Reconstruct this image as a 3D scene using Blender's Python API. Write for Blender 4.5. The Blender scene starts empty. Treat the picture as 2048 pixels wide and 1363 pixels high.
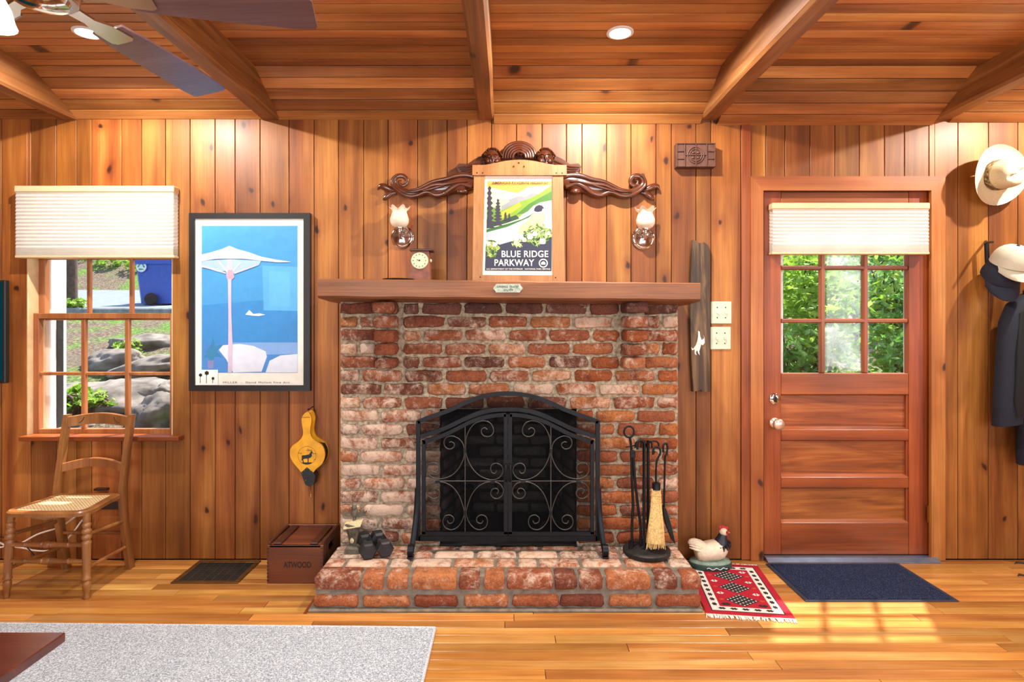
import bpy, bmesh, math, random
from mathutils import Vector, Matrix, noise as mnoise

# ------------------------------------------------------------------ camera, world, sun, exposure
SC = bpy.context.scene
D0, F, CX, CY, CH = 3.15, 1165.0, 1015.0, 645.0, 1.28      # camera distance to the wall, focal length (px), principal point, eye height
cam_d = bpy.data.cameras.new('camera'); cam = bpy.data.objects.new('camera', cam_d); SC.collection.objects.link(cam)
cam.location = (0, -D0, CH); cam.rotation_euler = (math.pi / 2, 0, 0)
cam_d.sensor_width = 36; cam_d.lens = F / 2048 * 36
cam_d.shift_x = (1024 - CX) / 2048; cam_d.shift_y = -(681.5 - CY) / 2048
cam_d.clip_start = .05
SC.camera = cam
SC.view_settings.view_transform = 'Standard'; SC.view_settings.look = 'None'
SC.view_settings.gamma = 1; SC.view_settings.use_curve_mapping = False
SC.view_settings.exposure = 0.62
SC.cycles.use_denoising = True
SC.cycles.max_bounces = 7; SC.cycles.adaptive_threshold = .02; SC.cycles.transparent_max_bounces = 16
SC.cycles.sample_clamp_indirect = 6

W = bpy.data.worlds.new('sky'); SC.world = W; W.use_nodes = True
wn = W.node_tree.nodes; wl = W.node_tree.links; wn.clear()
sky = wn.new('ShaderNodeTexSky'); sky.sky_type = 'NISHITA'; sky.sun_disc = False
sky.sun_elevation = math.radians(56); sky.sun_rotation = math.radians(35); sky.air_density = 1.0; sky.dust_density = 1.5
bg = wn.new('ShaderNodeBackground'); bg.inputs['Strength'].default_value = 0.26
wo = wn.new('ShaderNodeOutputWorld'); wl.new(sky.outputs[0], bg.inputs[0]); wl.new(bg.outputs[0], wo.inputs[0])

def light(name, kind, loc, target, power, col=(1, 1, 1), size=None, size_y=None, **kw):
    l = bpy.data.lights.new(name, kind); l.energy = power; l.color = col
    if kind == 'AREA':
        l.shape = 'RECTANGLE' if size_y else 'DISK'; l.size = size
        if size_y: l.size_y = size_y
    for k, v in kw.items(): setattr(l, k, v)
    o = bpy.data.objects.new(name, l); SC.collection.objects.link(o)
    o.location = loc
    o.rotation_euler = (Vector(target) - Vector(loc)).to_track_quat('-Z', 'Y').to_euler()
    return o
# the sun stands outside, behind the wall, high and to the right
SUN = light('sun', 'SUN', (3, 6, 9), (3 - .26, 6 - .50, 9 - 1.0), 7.8, (1.0, .93, .82), angle=math.radians(1.2))
# fill lights added in place of daylight from unseen windows (in the openings of wall_front and wall_right)
light('fill_rear_a', 'AREA', (-1.5, -5.52, 1.45), (-1.3, 0, 1.1), 52, (.95, .975, 1.0), 1.7, 1.3)
light('fill_rear_b', 'AREA', (1.6, -5.52, 1.45), (1.4, 0, 1.1), 52, (.95, .975, 1.0), 1.7, 1.3)
light('fill_side', 'AREA', (3.57, -2.9, 1.45), (-1, -2.9, 1.45), 26, (.95, .975, 1.0), .76, 1.3)  # placed so its reflection falls on the middle door panes

# ------------------------------------------------------------------ helpers
def FXx(px, y): return (px - CX) * (D0 + y) / F
def FZ(py, y): return CH - (py - CY) * (D0 + y) / F
def P(px, py, y): return Vector((FXx(px, y), y, FZ(py, y)))
def floor_pt(px, py):
    d = CH * F / (py - CY); return Vector(((px - CX) * d / F, d - D0, 0))
def lin(h):
    h = h.lstrip('#'); c = [int(h[i:i + 2], 16) / 255 for i in (0, 2, 4)]
    return tuple((x / 12.92 if x <= .04045 else ((x + .055) / 1.055) ** 2.4) for x in c) + (1,)
def cr(pts, n=6, closed=False):
    pts = [Vector(p) for p in pts]; out = []
    m = len(pts)
    for i in range(m if closed else m - 1):
        p0 = pts[i - 1] if (i > 0 or closed) else pts[0] * 2 - pts[1]
        p1 = pts[i]; p2 = pts[(i + 1) % m]
        p3 = pts[(i + 2) % m] if (i + 2 < m or closed) else p2 * 2 - p1
        for k in range(n):
            t = k / n
            out.append(.5 * ((2 * p1) + (p2 - p0) * t + (2 * p0 - 5 * p1 + 4 * p2 - p3) * t * t + (3 * p1 - p0 - 3 * p2 + p3) * t ** 3))
    if not closed: out.append(pts[-1])
    return out
def crv(vals, n=6):
    return [v.x for v in cr([Vector((v, 0, 0)) for v in vals], n)]

class MB:
    def __init__(s): s.v = []; s.f = []
    def add(s, vs, fs):
        o = len(s.v); s.v += [Vector(v) for v in vs]; s.f += [tuple(i + o for i in f) for f in fs]; return s
    def box(s, x0, x1, y0, y1, z0, z1, b=0):
        if b <= 0:
            vs = [(x, y, z) for x in (x0, x1) for y in (y0, y1) for z in (z0, z1)]
            return s.add(vs, [(0, 1, 3, 2), (4, 6, 7, 5), (0, 4, 5, 1), (2, 3, 7, 6), (0, 2, 6, 4), (1, 5, 7, 3)])
        cx, cy, cz = (x0 + x1) / 2, (y0 + y1) / 2, (z0 + z1) / 2
        h = ((x1 - x0) / 2, (y1 - y0) / 2, (z1 - z0) / 2); b = min(b, *[q * .9 for q in h])
        vs = []; idx = {}
        for sx in (-1, 1):
            for sy in (-1, 1):
                for sz in (-1, 1):
                    for a in range(3):
                        p = [h[0] - b, h[1] - b, h[2] - b]; p[a] += b
                        idx[sx, sy, sz, a] = len(vs); vs.append((cx + sx * p[0], cy + sy * p[1], cz + sz * p[2]))
        fs = []
        S = (-1, 1)
        for a in range(3):
            o1, o2 = [k for k in range(3) if k != a]
            for sg in S:
                def K(u, w):
                    t = [0, 0, 0]; t[a] = sg; t[o1] = u; t[o2] = w; return idx[t[0], t[1], t[2], a]
                fs.append((K(-1, -1), K(1, -1), K(1, 1), K(-1, 1)))
        for a in range(3):
            o1, o2 = [k for k in range(3) if k != a]
            for u in S:
                for w in S:
                    def K2(sg, ax):
                        t = [0, 0, 0]; t[a] = sg; t[o1] = u; t[o2] = w; return idx[t[0], t[1], t[2], ax]
                    fs.append((K2(-1, o1), K2(1, o1), K2(1, o2), K2(-1, o2)))
        for sx in S:
            for sy in S:
                for sz in S: fs.append(tuple(idx[sx, sy, sz, a] for a in range(3)))
        return s.add(vs, fs)
    def prism(s, poly, h0, h1, plane='xz'):
        n = len(poly)
        mp = {'xz': lambda a, b, h: (a, h, b), 'xy': lambda a, b, h: (a, b, h), 'yz': lambda a, b, h: (h, a, b)}[plane]
        vs = [mp(a, b, h0) for a, b in poly] + [mp(a, b, h1) for a, b in poly]
        fs = [tuple(range(n)), tuple(range(2 * n - 1, n - 1, -1))]
        fs += [(i, i + n, (i + 1) % n + n, (i + 1) % n) for i in range(n)]
        return s.add(vs, fs)
    def loft(s, rings, cap=True, closed=True):
        n = len(rings[0]); o = len(s.v); vs = [p for r in rings for p in r]; fs = []
        for i in range(len(rings) - 1):
            for k in range(n if closed else n - 1):
                k2 = (k + 1) % n; fs.append((i * n + k, i * n + k2, (i + 1) * n + k2, (i + 1) * n + k))
        if cap and closed:
            fs.append(tuple(range(n - 1, -1, -1))); fs.append(tuple((len(rings) - 1) * n + k for k in range(n)))
        return s.add(vs, fs)
    def tube(s, pts, r, n=8, cap=True, flat=1.0, up=None):
        pts = [Vector(p) for p in pts]; m = len(pts)
        rs = r if isinstance(r, (list, tuple)) else [r] * m
        if len(rs) != m:
            rs = [rs[min(len(rs) - 1, int(i / (m - 1) * (len(rs) - 1)))] + ((i / (m - 1) * (len(rs) - 1)) % 1) *
                  (rs[min(len(rs) - 1, int(i / (m - 1) * (len(rs) - 1)) + 1)] - rs[min(len(rs) - 1, int(i / (m - 1) * (len(rs) - 1)))]) for i in range(m)]
        rings = []; nrm = None
        for i in range(m):
            t = (pts[min(i + 1, m - 1)] - pts[max(i - 1, 0)])
            t = t.normalized() if t.length > 1e-9 else Vector((0, 0, 1))
            if up is not None: nrm = Vector(up)
            elif nrm is None: nrm = Vector((0, 1, 0)) if abs(t.y) < .9 else Vector((1, 0, 0))
            nn = nrm - t * nrm.dot(t)
            if nn.length < 1e-6: nn = t.orthogonal()
            nrm = nn.normalized(); b = t.cross(nrm)
            rings.append([pts[i] + (nrm * math.cos(2 * math.pi * k / n) * flat + b * math.sin(2 * math.pi * k / n)) * rs[i] for k in range(n)])
        return s.loft(rings, cap)
    def lathe(s, prof, n=20, c=(0, 0, 0), axis='z', sy=1.0):
        c = Vector(c); rings = []
        for r, h in prof:
            ring = []
            for k in range(n):
                a = 2 * math.pi * k / n; x, y = r * math.cos(a), r * math.sin(a) * sy
                v = {'z': (x, y, h), 'y': (x, -h, y), 'x': (h, x, y)}[axis]
                ring.append(c + Vector(v))
            rings.append(ring)
        return s.loft(rings, True)
    def ball(s, c, rx, ry=None, rz=None, n=14, m=9):
        ry = rx if ry is None else ry; rz = rx if rz is None else rz; c = Vector(c)
        rings = [[c + Vector((rx * math.sin(math.pi * (i + .02) / (m - .96)) * math.cos(2 * math.pi * k / n),
                              ry * math.sin(math.pi * (i + .02) / (m - .96)) * math.sin(2 * math.pi * k / n),
                              -rz * math.cos(math.pi * (i + .02) / (m - .96)))) for k in range(n)] for i in range(m)]
        return s.loft(rings, True)
    def xf(s, M, start=0):
        s.v[start:] = [M @ v for v in s.v[start:]]; return s
    def build(s, name, mat, parent=None, smooth=None, color=None):
        me = bpy.data.meshes.new(name); me.from_pydata([tuple(v) for v in s.v], [], s.f); me.validate()
        bm = bmesh.new(); bm.from_mesh(me); bmesh.ops.recalc_face_normals(bm, faces=bm.faces); bm.to_mesh(me); bm.free()
        if smooth is not None:
            me.shade_smooth(); me.set_sharp_from_angle(angle=math.radians(smooth))
        if mat: me.materials.append(mat)
        return link(name, me, parent, color)

def link(name, me, parent=None, color=None, loc=None):
    o = bpy.data.objects.new(name, me); SC.collection.objects.link(o)
    if parent is not None:
        o.parent = parent
        root = parent
        while root.parent is not None: root = root.parent
        if parent.type == 'EMPTY': o.matrix_parent_inverse = Matrix.Translation(-parent.location)
    if loc is not None: o.location = loc
    if color is not None: o.color = color
    return o
def tag(o, label=None, cat=None, group=None, kind=None):
    if label: o['label'] = label
    if cat: o['category'] = cat
    if group: o['group'] = group
    if kind: o['kind'] = kind
    return o
def thing(name, label, cat, loc=(0, 0, 0), group=None, kind=None):
    o = bpy.data.objects.new(name, None); SC.collection.objects.link(o); o.location = loc; o.empty_display_size = .05
    return tag(o, label, cat, group, kind)

# ------------------------------------------------------------------ materials
def newmat(name):
    m = bpy.data.materials.new(name); m.use_nodes = True
    nt = m.node_tree; return m, nt, nt.nodes['Principled BSDF'], nt.nodes['Material Output']
def N(nt, kind, **kw):
    n = nt.nodes.new(kind)
    for k, v in kw.items():
        if k.startswith('i_'): n.inputs[k[2:].replace('_', ' ')].default_value = v
        else: setattr(n, k, v)
    return n
def ramp(nt, stops, interp='LINEAR'):
    r = nt.nodes.new('ShaderNodeValToRGB'); r.color_ramp.interpolation = interp
    e = r.color_ramp.elements
    while len(e) < len(stops): e.new(.5)
    for k, (p, c) in enumerate(stops): e[k].position = p; e[k].color = c if len(c) == 4 else tuple(c) + (1,)
    return r
def mixc(nt, blend, fac, a, b):
    m = nt.nodes.new('ShaderNodeMix'); m.data_type = 'RGBA'; m.blend_type = blend
    for sock, v in ((m.inputs[0], fac), (m.inputs[6], a), (m.inputs[7], b)):
        if hasattr(v, 'is_output') or isinstance(v, bpy.types.NodeSocket): nt.links.new(v, sock)
        else: sock.default_value = v
    return m.outputs[2]
def math1(nt, op, a, b=0.0, clamp=False):
    m = nt.nodes.new('ShaderNodeMath'); m.operation = op; m.use_clamp = clamp
    for sock, v in ((m.inputs[0], a), (m.inputs[1], b)):
        if isinstance(v, bpy.types.NodeSocket): nt.links.new(v, sock)
        else: sock.default_value = v
    return m.outputs[0]
def objcoord(nt, scale, rnd=True):
    tc = N(nt, 'ShaderNodeTexCoord'); out = tc.outputs['Object']
    if rnd:
        oi = N(nt, 'ShaderNodeObjectInfo'); mm = N(nt, 'ShaderNodeVectorMath', operation='MULTIPLY_ADD')
        cx = N(nt, 'ShaderNodeCombineXYZ')
        for k in range(3): nt.links.new(oi.outputs['Random'], cx.inputs[k])
        nt.links.new(cx.outputs[0], mm.inputs[0]); mm.inputs[1].default_value = (31.7, 17.3, 53.1); nt.links.new(out, mm.inputs[2])
        out = mm.outputs[0]
    mp = N(nt, 'ShaderNodeMapping'); mp.inputs['Scale'].default_value = scale; nt.links.new(out, mp.inputs['Vector'])
    return mp.outputs[0]

_cache = {}
def simple(name, hexc, rough=.5, metal=0.0, var=.12, nscale=18, bump=0.0, bscale=60, spec=.5, coat=0):
    if name in _cache: return _cache[name]
    m, nt, bs, out = newmat(name); c = lin(hexc)
    v = objcoord(nt, (1, 1, 1))
    n = N(nt, 'ShaderNodeTexNoise', i_Scale=nscale, i_Detail=4.0); nt.links.new(v, n.inputs['Vector'])
    lo = tuple(x * (1 - var) for x in c[:3]) + (1,); hi = tuple(min(1, x * (1 + var)) for x in c[:3]) + (1,)
    r = ramp(nt, [(.3, lo), (.7, hi)]); nt.links.new(n.outputs['Fac'], r.inputs[0]); nt.links.new(r.outputs[0], bs.inputs['Base Color'])
    bs.inputs['Roughness'].default_value = rough; bs.inputs['Metallic'].default_value = metal
    bs.inputs['Specular IOR Level'].default_value = spec; bs.inputs['Coat Weight'].default_value = coat
    if bump:
        n2 = N(nt, 'ShaderNodeTexNoise', i_Scale=bscale, i_Detail=5.0); nt.links.new(v, n2.inputs['Vector'])
        b = N(nt, 'ShaderNodeBump', i_Strength=bump, i_Distance=.004); nt.links.new(n2.outputs['Fac'], b.inputs['Height'])
        nt.links.new(b.outputs[0], bs.inputs['Normal'])
    _cache[name] = m; return m

def wood(name, dark, mid, light_, axis='z', rough=.4, knots=.5, grain=1.0, bump=.12, rnd=.28, kscale=3.6, coat=.15, figure=0.0, spec=.5):
    m, nt, bs, out = newmat(name)
    L = {'x': (.09, 1, 1), 'y': (1, .09, 1), 'z': (1, 1, .09)}[axis]
    L2 = {'x': (.02, 1, 1), 'y': (1, .02, 1), 'z': (1, 1, .02)}[axis]
    K = {'x': (.5, 1, 1), 'y': (1, .5, 1), 'z': (1, 1, .62)}[axis]
    v = objcoord(nt, tuple(q * grain for q in L)); v2 = objcoord(nt, tuple(q * grain for q in L2)); vk = objcoord(nt, K)
    n1 = N(nt, 'ShaderNodeTexNoise', i_Scale=11.0, i_Detail=5.0, i_Distortion=.25 + figure); nt.links.new(v, n1.inputs['Vector'])
    r1 = ramp(nt, [(.22, lin(dark)), (.5, lin(mid)), (.8, lin(light_))]); nt.links.new(n1.outputs['Fac'], r1.inputs[0])
    n2 = N(nt, 'ShaderNodeTexNoise', i_Scale=150.0, i_Detail=3.0); nt.links.new(v2, n2.inputs['Vector'])
    r2 = ramp(nt, [(.3, (.70, .66, .62)), (.6, (1, 1, 1))]); nt.links.new(n2.outputs['Fac'], r2.inputs[0])
    col = mixc(nt, 'MULTIPLY', .75, r1.outputs[0], r2.outputs[0])
    oi = N(nt, 'ShaderNodeObjectInfo')
    hs = N(nt, 'ShaderNodeHueSaturation')
    mr = N(nt, 'ShaderNodeMapRange'); mr.inputs[3].default_value = 1 - rnd; mr.inputs[4].default_value = 1 + rnd
    nt.links.new(oi.outputs['Random'], mr.inputs[0]); nt.links.new(mr.outputs[0], hs.inputs['Value'])
    rf = math1(nt, 'FRACT', math1(nt, 'MULTIPLY', oi.outputs['Random'], 7.13))
    mh = N(nt, 'ShaderNodeMapRange'); mh.inputs[3].default_value = .494; mh.inputs[4].default_value = .504
    nt.links.new(rf, mh.inputs[0]); nt.links.new(mh.outputs[0], hs.inputs['Hue'])
    nt.links.new(col, hs.inputs['Color']); col = hs.outputs[0]
    # broad blotches of stain
    tc = N(nt, 'ShaderNodeTexCoord'); n4 = N(nt, 'ShaderNodeTexNoise', i_Scale=2.2, i_Detail=3.0); nt.links.new(tc.outputs['Object'], n4.inputs['Vector'])
    r4 = ramp(nt, [(.34, (.62, .56, .54)), (.6, (1, 1, 1))]); nt.links.new(n4.outputs['Fac'], r4.inputs[0])
    col = mixc(nt, 'MULTIPLY', .6, col, r4.outputs[0])
    if knots > 0:
        vo = N(nt, 'ShaderNodeTexVoronoi', i_Scale=kscale, i_Randomness=1.0, voronoi_dimensions='2D')
        sx_ = N(nt, 'ShaderNodeSeparateXYZ'); cb_ = N(nt, 'ShaderNodeCombineXYZ'); nt.links.new(vk, sx_.inputs[0])
        ia, ib = {'x': (0, 2), 'y': (0, 1), 'z': (0, 2)}[axis]; nt.links.new(sx_.outputs[ia], cb_.inputs[0]); nt.links.new(sx_.outputs[ib], cb_.inputs[1]); vk = cb_.outputs[0]
        wob = N(nt, 'ShaderNodeTexNoise', i_Scale=14.0, i_Detail=2.0); nt.links.new(vk, wob.inputs['Vector'])
        ad = N(nt, 'ShaderNodeVectorMath', operation='MULTIPLY_ADD'); nt.links.new(wob.outputs['Color'], ad.inputs[0]); ad.inputs[1].default_value = (.05, .05, .05); nt.links.new(vk, ad.inputs[2])
        nt.links.new(ad.outputs[0], vo.inputs['Vector'])
        sp = N(nt, 'ShaderNodeSeparateColor'); nt.links.new(vo.outputs['Color'], sp.inputs[0])
        gate = math1(nt, 'LESS_THAN', sp.outputs[0], knots)
        kr = N(nt, 'ShaderNodeMapRange', interpolation_type='SMOOTHSTEP')
        kr.inputs[1].default_value = .028; kr.inputs[2].default_value = .075; kr.inputs[3].default_value = 1; kr.inputs[4].default_value = 0
        nt.links.new(vo.outputs['Distance'], kr.inputs[0])
        ks = math1(nt, 'MULTIPLY', kr.outputs[0], gate)
        halo = N(nt, 'ShaderNodeMapRange', interpolation_type='SMOOTHSTEP'); halo.inputs[1].default_value = .05; halo.inputs[2].default_value = .22; halo.inputs[3].default_value = .5; halo.inputs[4].default_value = 0
        nt.links.new(vo.outputs['Distance'], halo.inputs[0])
        col = mixc(nt, 'MULTIPLY', math1(nt, 'MULTIPLY', halo.outputs[0], gate), col, (.62, .42, .28, 1))
        col = mixc(nt, 'MIX', math1(nt, 'MULTIPLY', ks, .92), col, lin('#2b1208'))
    col = mixc(nt, 'MULTIPLY', 1.0, col, oi.outputs['Color'])
    nt.links.new(col, bs.inputs['Base Color'])
    bs.inputs['Roughness'].default_value = rough; bs.inputs['Coat Weight'].default_value = coat; bs.inputs['Coat Roughness'].default_value = .28
    bs.inputs['Specular IOR Level'].default_value = spec
    b = N(nt, 'ShaderNodeBump', i_Strength=bump, i_Distance=.002); nt.links.new(n2.outputs['Fac'], b.inputs['Height']); nt.links.new(b.outputs[0], bs.inputs['Normal'])
    return m

def brickmat(name, soot=0.0):
    m, nt, bs, out = newmat(name)
    v = objcoord(nt, (1, 1, 1)); oi = N(nt, 'ShaderNodeObjectInfo')
    n1 = N(nt, 'ShaderNodeTexNoise', i_Scale=16.0, i_Detail=6.0, i_Roughness=.65); nt.links.new(v, n1.inputs['Vector'])
    n2 = N(nt, 'ShaderNodeTexNoise', i_Scale=110.0, i_Detail=4.0, i_Roughness=.7); nt.links.new(v, n2.inputs['Vector'])
    r1 = ramp(nt, [(.28, (.42, .36, .36)), (.52, (1, 1, 1)), (.75, (1.0, 1.0, .92))]); nt.links.new(n1.outputs['Fac'], r1.inputs[0])
    base = mixc(nt, 'MULTIPLY', .9, oi.outputs['Color'], r1.outputs[0])
    r2 = ramp(nt, [(.36, (.45, .42, .40)), (.58, (1, 1, 1)), (.72, (1.0, .98, .9))]); nt.links.new(n2.outputs['Fac'], r2.inputs[0])
    base = mixc(nt, 'MULTIPLY', .7, base, r2.outputs[0])
    # white lime bloom, more or less of it brick by brick (object colour alpha)
    n3 = N(nt, 'ShaderNodeTexNoise', i_Scale=15.0, i_Detail=9.0, i_Roughness=.8, i_Distortion=.3); nt.links.new(v, n3.inputs['Vector'])
    sh = math1(nt, 'ADD', n3.outputs['Fac'], math1(nt, 'MULTIPLY', math1(nt, 'SUBTRACT', oi.outputs['Alpha'], .5), .55))
    w = N(nt, 'ShaderNodeMapRange', interpolation_type='SMOOTHSTEP'); w.inputs[1].default_value = .52; w.inputs[2].default_value = .74
    nt.links.new(sh, w.inputs[0])
    base = mixc(nt, 'MIX', math1(nt, 'MULTIPLY', w.outputs[0], .8), base, lin('#dcc4ae'))
    if soot: base = mixc(nt, 'MULTIPLY', soot, base, (.07, .065, .07, 1))
    nt.links.new(base, bs.inputs['Base Color']); bs.inputs['Roughness'].default_value = .85; bs.inputs['Specular IOR Level'].default_value = .25
    hh = math1(nt, 'ADD', math1(nt, 'MULTIPLY', n1.outputs['Fac'], 1.2), math1(nt, 'MULTIPLY', n2.outputs['Fac'], .5))
    b = N(nt, 'ShaderNodeBump', i_Strength=1.0, i_Distance=.009); nt.links.new(hh, b.inputs['Height']); nt.links.new(b.outputs[0], bs.inputs['Normal'])
    return m

def glassmat(name, haze=0.0, gloss=.06):
    m, nt, bs, out = newmat(name); nt.nodes.remove(bs)
    tr = N(nt, 'ShaderNodeBsdfTransparent'); gl = N(nt, 'ShaderNodeBsdfGlossy', i_Roughness=.03)
    lw = N(nt, 'ShaderNodeLayerWeight'); fr = math1(nt, 'MULTIPLY_ADD', math1(nt, 'POWER', lw.outputs['Facing'], 5.0), .6); fr.node.inputs[2].default_value = .018
    mx = N(nt, 'ShaderNodeMixShader'); nt.links.new(fr, mx.inputs[0]); nt.links.new(tr.outputs[0], mx.inputs[1]); nt.links.new(gl.outputs[0], mx.inputs[2])
    last = mx
    if haze:
        df = N(nt, 'ShaderNodeBsdfTranslucent'); df.inputs[0].default_value = (.9, .95, .95, 1)
        v = objcoord(nt, (1, 1, .55)); n = N(nt, 'ShaderNodeTexNoise', i_Scale=7.0, i_Detail=5.0); nt.links.new(v, n.inputs['Vector'])
        mr = N(nt, 'ShaderNodeMapRange'); mr.inputs[1].default_value = .4; mr.inputs[2].default_value = .7; mr.inputs[4].default_value = haze
        nt.links.new(n.outputs['Fac'], mr.inputs[0])
        m2 = N(nt, 'ShaderNodeMixShader'); nt.links.new(mr.outputs[0], m2.inputs[0]); nt.links.new(last.outputs[0], m2.inputs[1]); nt.links.new(df.outputs[0], m2.inputs[2]); last = m2
    nt.links.new(last.outputs[0], out.inputs[0]); return m

def translucent(name, hexc, t=.5, rough=.6):
    m, nt, bs, out = newmat(name); c = lin(hexc)
    v = objcoord(nt, (1, 1, 1)); n = N(nt, 'ShaderNodeTexNoise', i_Scale=40.0); nt.links.new(v, n.inputs['Vector'])
    r = ramp(nt, [(.3, tuple(x * .95 for x in c[:3])), (.7, c)]); nt.links.new(n.outputs['Fac'], r.inputs[0])
    nt.links.new(r.outputs[0], bs.inputs['Base Color']); bs.inputs['Roughness'].default_value = rough
    tl = N(nt, 'ShaderNodeBsdfTranslucent'); nt.links.new(r.outputs[0], tl.inputs[0])
    mx = N(nt, 'ShaderNodeMixShader'); mx.inputs[0].default_value = t
    nt.links.new(bs.outputs[0], mx.inputs[1]); nt.links.new(tl.outputs[0], mx.inputs[2]); nt.links.new(mx.outputs[0], out.inputs[0])
    return m

def speckle(name, a, b, c, scale=300, rough=.9, bump=.5, stretch=(1, 1, 1)):
    m, nt, bs, out = newmat(name); v = objcoord(nt, stretch)
    n = N(nt, 'ShaderNodeTexNoise', i_Scale=float(scale), i_Detail=3.0, i_Roughness=.7); nt.links.new(v, n.inputs['Vector'])
    r = ramp(nt, [(.36, lin(a)), (.5, lin(b)), (.64, lin(c))]); nt.links.new(n.outputs['Fac'], r.inputs[0])
    nt.links.new(r.outputs[0], bs.inputs['Base Color']); bs.inputs['Roughness'].default_value = rough; bs.inputs['Specular IOR Level'].default_value = .2
    bb = N(nt, 'ShaderNodeBump', i_Strength=bump, i_Distance=.003); nt.links.new(n.outputs['Fac'], bb.inputs['Height']); nt.links.new(bb.outputs[0], bs.inputs['Normal'])
    return m

def emit(name, col, strength):
    m, nt, bs, out = newmat(name); nt.nodes.remove(bs); e = N(nt, 'ShaderNodeEmission'); e.inputs[0].default_value = col; e.inputs[1].default_value = strength
    nt.links.new(e.outputs[0], out.inputs[0]); return m

PINE = wood('pine_panelling', '#613012', '#965a25', '#c28541', 'z', rough=.48, knots=.5, rnd=.24, bump=.05, kscale=4.8, coat=.04, spec=.35)
CEILW = wood('ceiling_boards', '#6c3e1f', '#b87a42', '#dba566', 'x', rough=.40, knots=.25, rnd=.3, bump=.06, coat=.05, spec=.4)
BEAMW = wood('beam_timber', '#60391d', '#94602f', '#c08c56', 'y', rough=.55, knots=.25, rnd=.12, bump=.35, figure=1.2)
FLOORW = wood('floor_strips', '#965521', '#cb8f46', '#e9bd74', 'x', rough=.25, knots=.0, rnd=.24, bump=.05, coat=.35)
DOORW = wood('door_fir', '#602c13', '#91481f', '#b0622e', 'z', rough=.36, knots=.0, rnd=.05)
DOORH = wood('door_fir_horizontal', '#602c13', '#91481f', '#b0622e', 'x', rough=.36, knots=.0, rnd=.05)
DOORP = wood('door_fir_panel', '#572810', '#95501f', '#bd7438', 'x', rough=.4, knots=.0, rnd=.05, figure=2.5, bump=.2)
CASEW = wood('casing_pine', '#8a4a1e', '#b46c2e', '#cf9150', 'z', rough=.4, knots=.2, rnd=.1)
CASEH = wood('casing_pine_horizontal', '#8a4a1e', '#b0642a', '#c98343', 'x', rough=.4, knots=.2, rnd=.05)
SASHW = wood('sash_wood', '#7c4522', '#a9683a', '#c48a58', 'z', rough=.4, knots=0, rnd=.05)
MANTW = wood('mantel_rough_oak', '#67401f', '#8a562b', '#a66e3e', 'x', rough=.6, knots=.0, rnd=.03, bump=.5, figure=.8)
CHAIRW = wood('chair_wood', '#6b4120', '#8f5c30', '#b07a44', 'z', rough=.35, knots=0, rnd=.05)
OAKW = wood('poster_frame_oak', '#85542a', '#a87342', '#c08c58', 'z', rough=.45, knots=0, rnd=.03)
CARVEW = simple('carved_mahogany', '#4d2412', .22, var=.35, nscale=9, bump=.1, coat=.5)
CRATEW = wood('crate_wood', '#4a2414', '#6a3519', '#8a4d26', 'x', rough=.5, knots=0, rnd=.04)
CRATED = wood('crate_wood_dark', '#2c150c', '#44210f', '#573018', 'y', rough=.5, knots=0, rnd=.04)
BOARKD = wood('weathered_plank', '#241911', '#4a3524', '#8a6a48', 'z', rough=.7, knots=.3, rnd=.02, bump=.7, figure=3.0)
TABLEW = wood('table_cherry', '#35140a', '#522111', '#682f18', 'x', rough=.18, knots=0, rnd=.02, coat=.5)
BLADEW = wood('fan_blade_walnut', '#5e464a', '#75595c', '#8d7070', 'x', rough=.28, knots=0, rnd=.05, coat=.3)
BACKD = simple('groove_shadow_brown', '#2a1208', .8)
BRICK = brickmat('old_brick'); BRICKS = brickmat('sooty_brick', .88)
MORT = simple('mortar', '#a59780', .95, var=.55, nscale=55, bump=1.0, bscale=170, spec=.2)
MORTL = simple('mortar_hearth', '#7b7266', .95, var=.3, nscale=25, bump=.8, bscale=120, spec=.2)
SOOT = simple('soot_black', '#14110f', .95, var=.5, nscale=10, bump=.4)
IRON = simple('black_iron', '#16191e', .42, metal=.6, var=.3, nscale=30, bump=.1)
IRONG = simple('grey_cast_iron', '#3a3838', .5, metal=.7, var=.3, nscale=30, bump=.25)
SCROLLM = simple('scroll_iron', '#4a4846', .38, metal=.8, var=.2)
CHROME = simple('chrome', '#d8d8da', .09, metal=1, var=.03)
BRASS = simple('brass', '#b08a45', .3, metal=1, var=.15)
WHITEP = simple('white_paint', '#e6e4e2', .5, var=.04)
CREAMP = simple('cream_plastic', '#c2cdb4', .35, var=.03)
GLASS = glassmat('window_glass'); HAZY = glassmat('reflection_haze_glass', .16)  # second glass has a window's pale reflection mixed in as haze
BLINDF = translucent('pleated_shade', '#fbf8f3', .55)
BLINDR = simple('blind_rail_cream', '#d9bd95', .4, var=.04)
# ------------------------------------------------------------------ room shell
R = random.Random(7)
XL, XR, YB, ZC, ZB = -3.75, 3.6, -5.6, 2.53, 2.375
WIN = (-2.598, -1.812, FZ(874, 0), FZ(398, 0))              # window opening in the wall
DOOR = (1.385, 2.31, 0.0, FZ(381, 0))                        # door opening
FB = (-.345, .352, .16, FZ(818, -.2))                        # firebox opening
FPX = (FXx(680, -.2), FXx(1357, -.2))                        # brick face
def cut(rect, hole):
    x0, x1, z0, z1 = rect; a, b, c, d = hole
    if a >= x1 or b <= x0 or c >= z1 or d <= z0: return [rect]
    out = []
    if a > x0: out.append((x0, a, z0, z1))
    if b < x1: out.append((b, x1, z0, z1))
    m0, m1 = max(x0, a), min(x1, b)
    if c > z0: out.append((m0, m1, z0, c))
    if d < z1: out.append((m0, m1, d, z1))
    return out
def cutall(rect, holes):
    rs = [rect]
    for h in holes: rs = [q for r in rs for q in cut(r, h)]
    return [r for r in rs if r[1] - r[0] > .004 and r[3] - r[2] > .004]
mb = MB()
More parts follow.
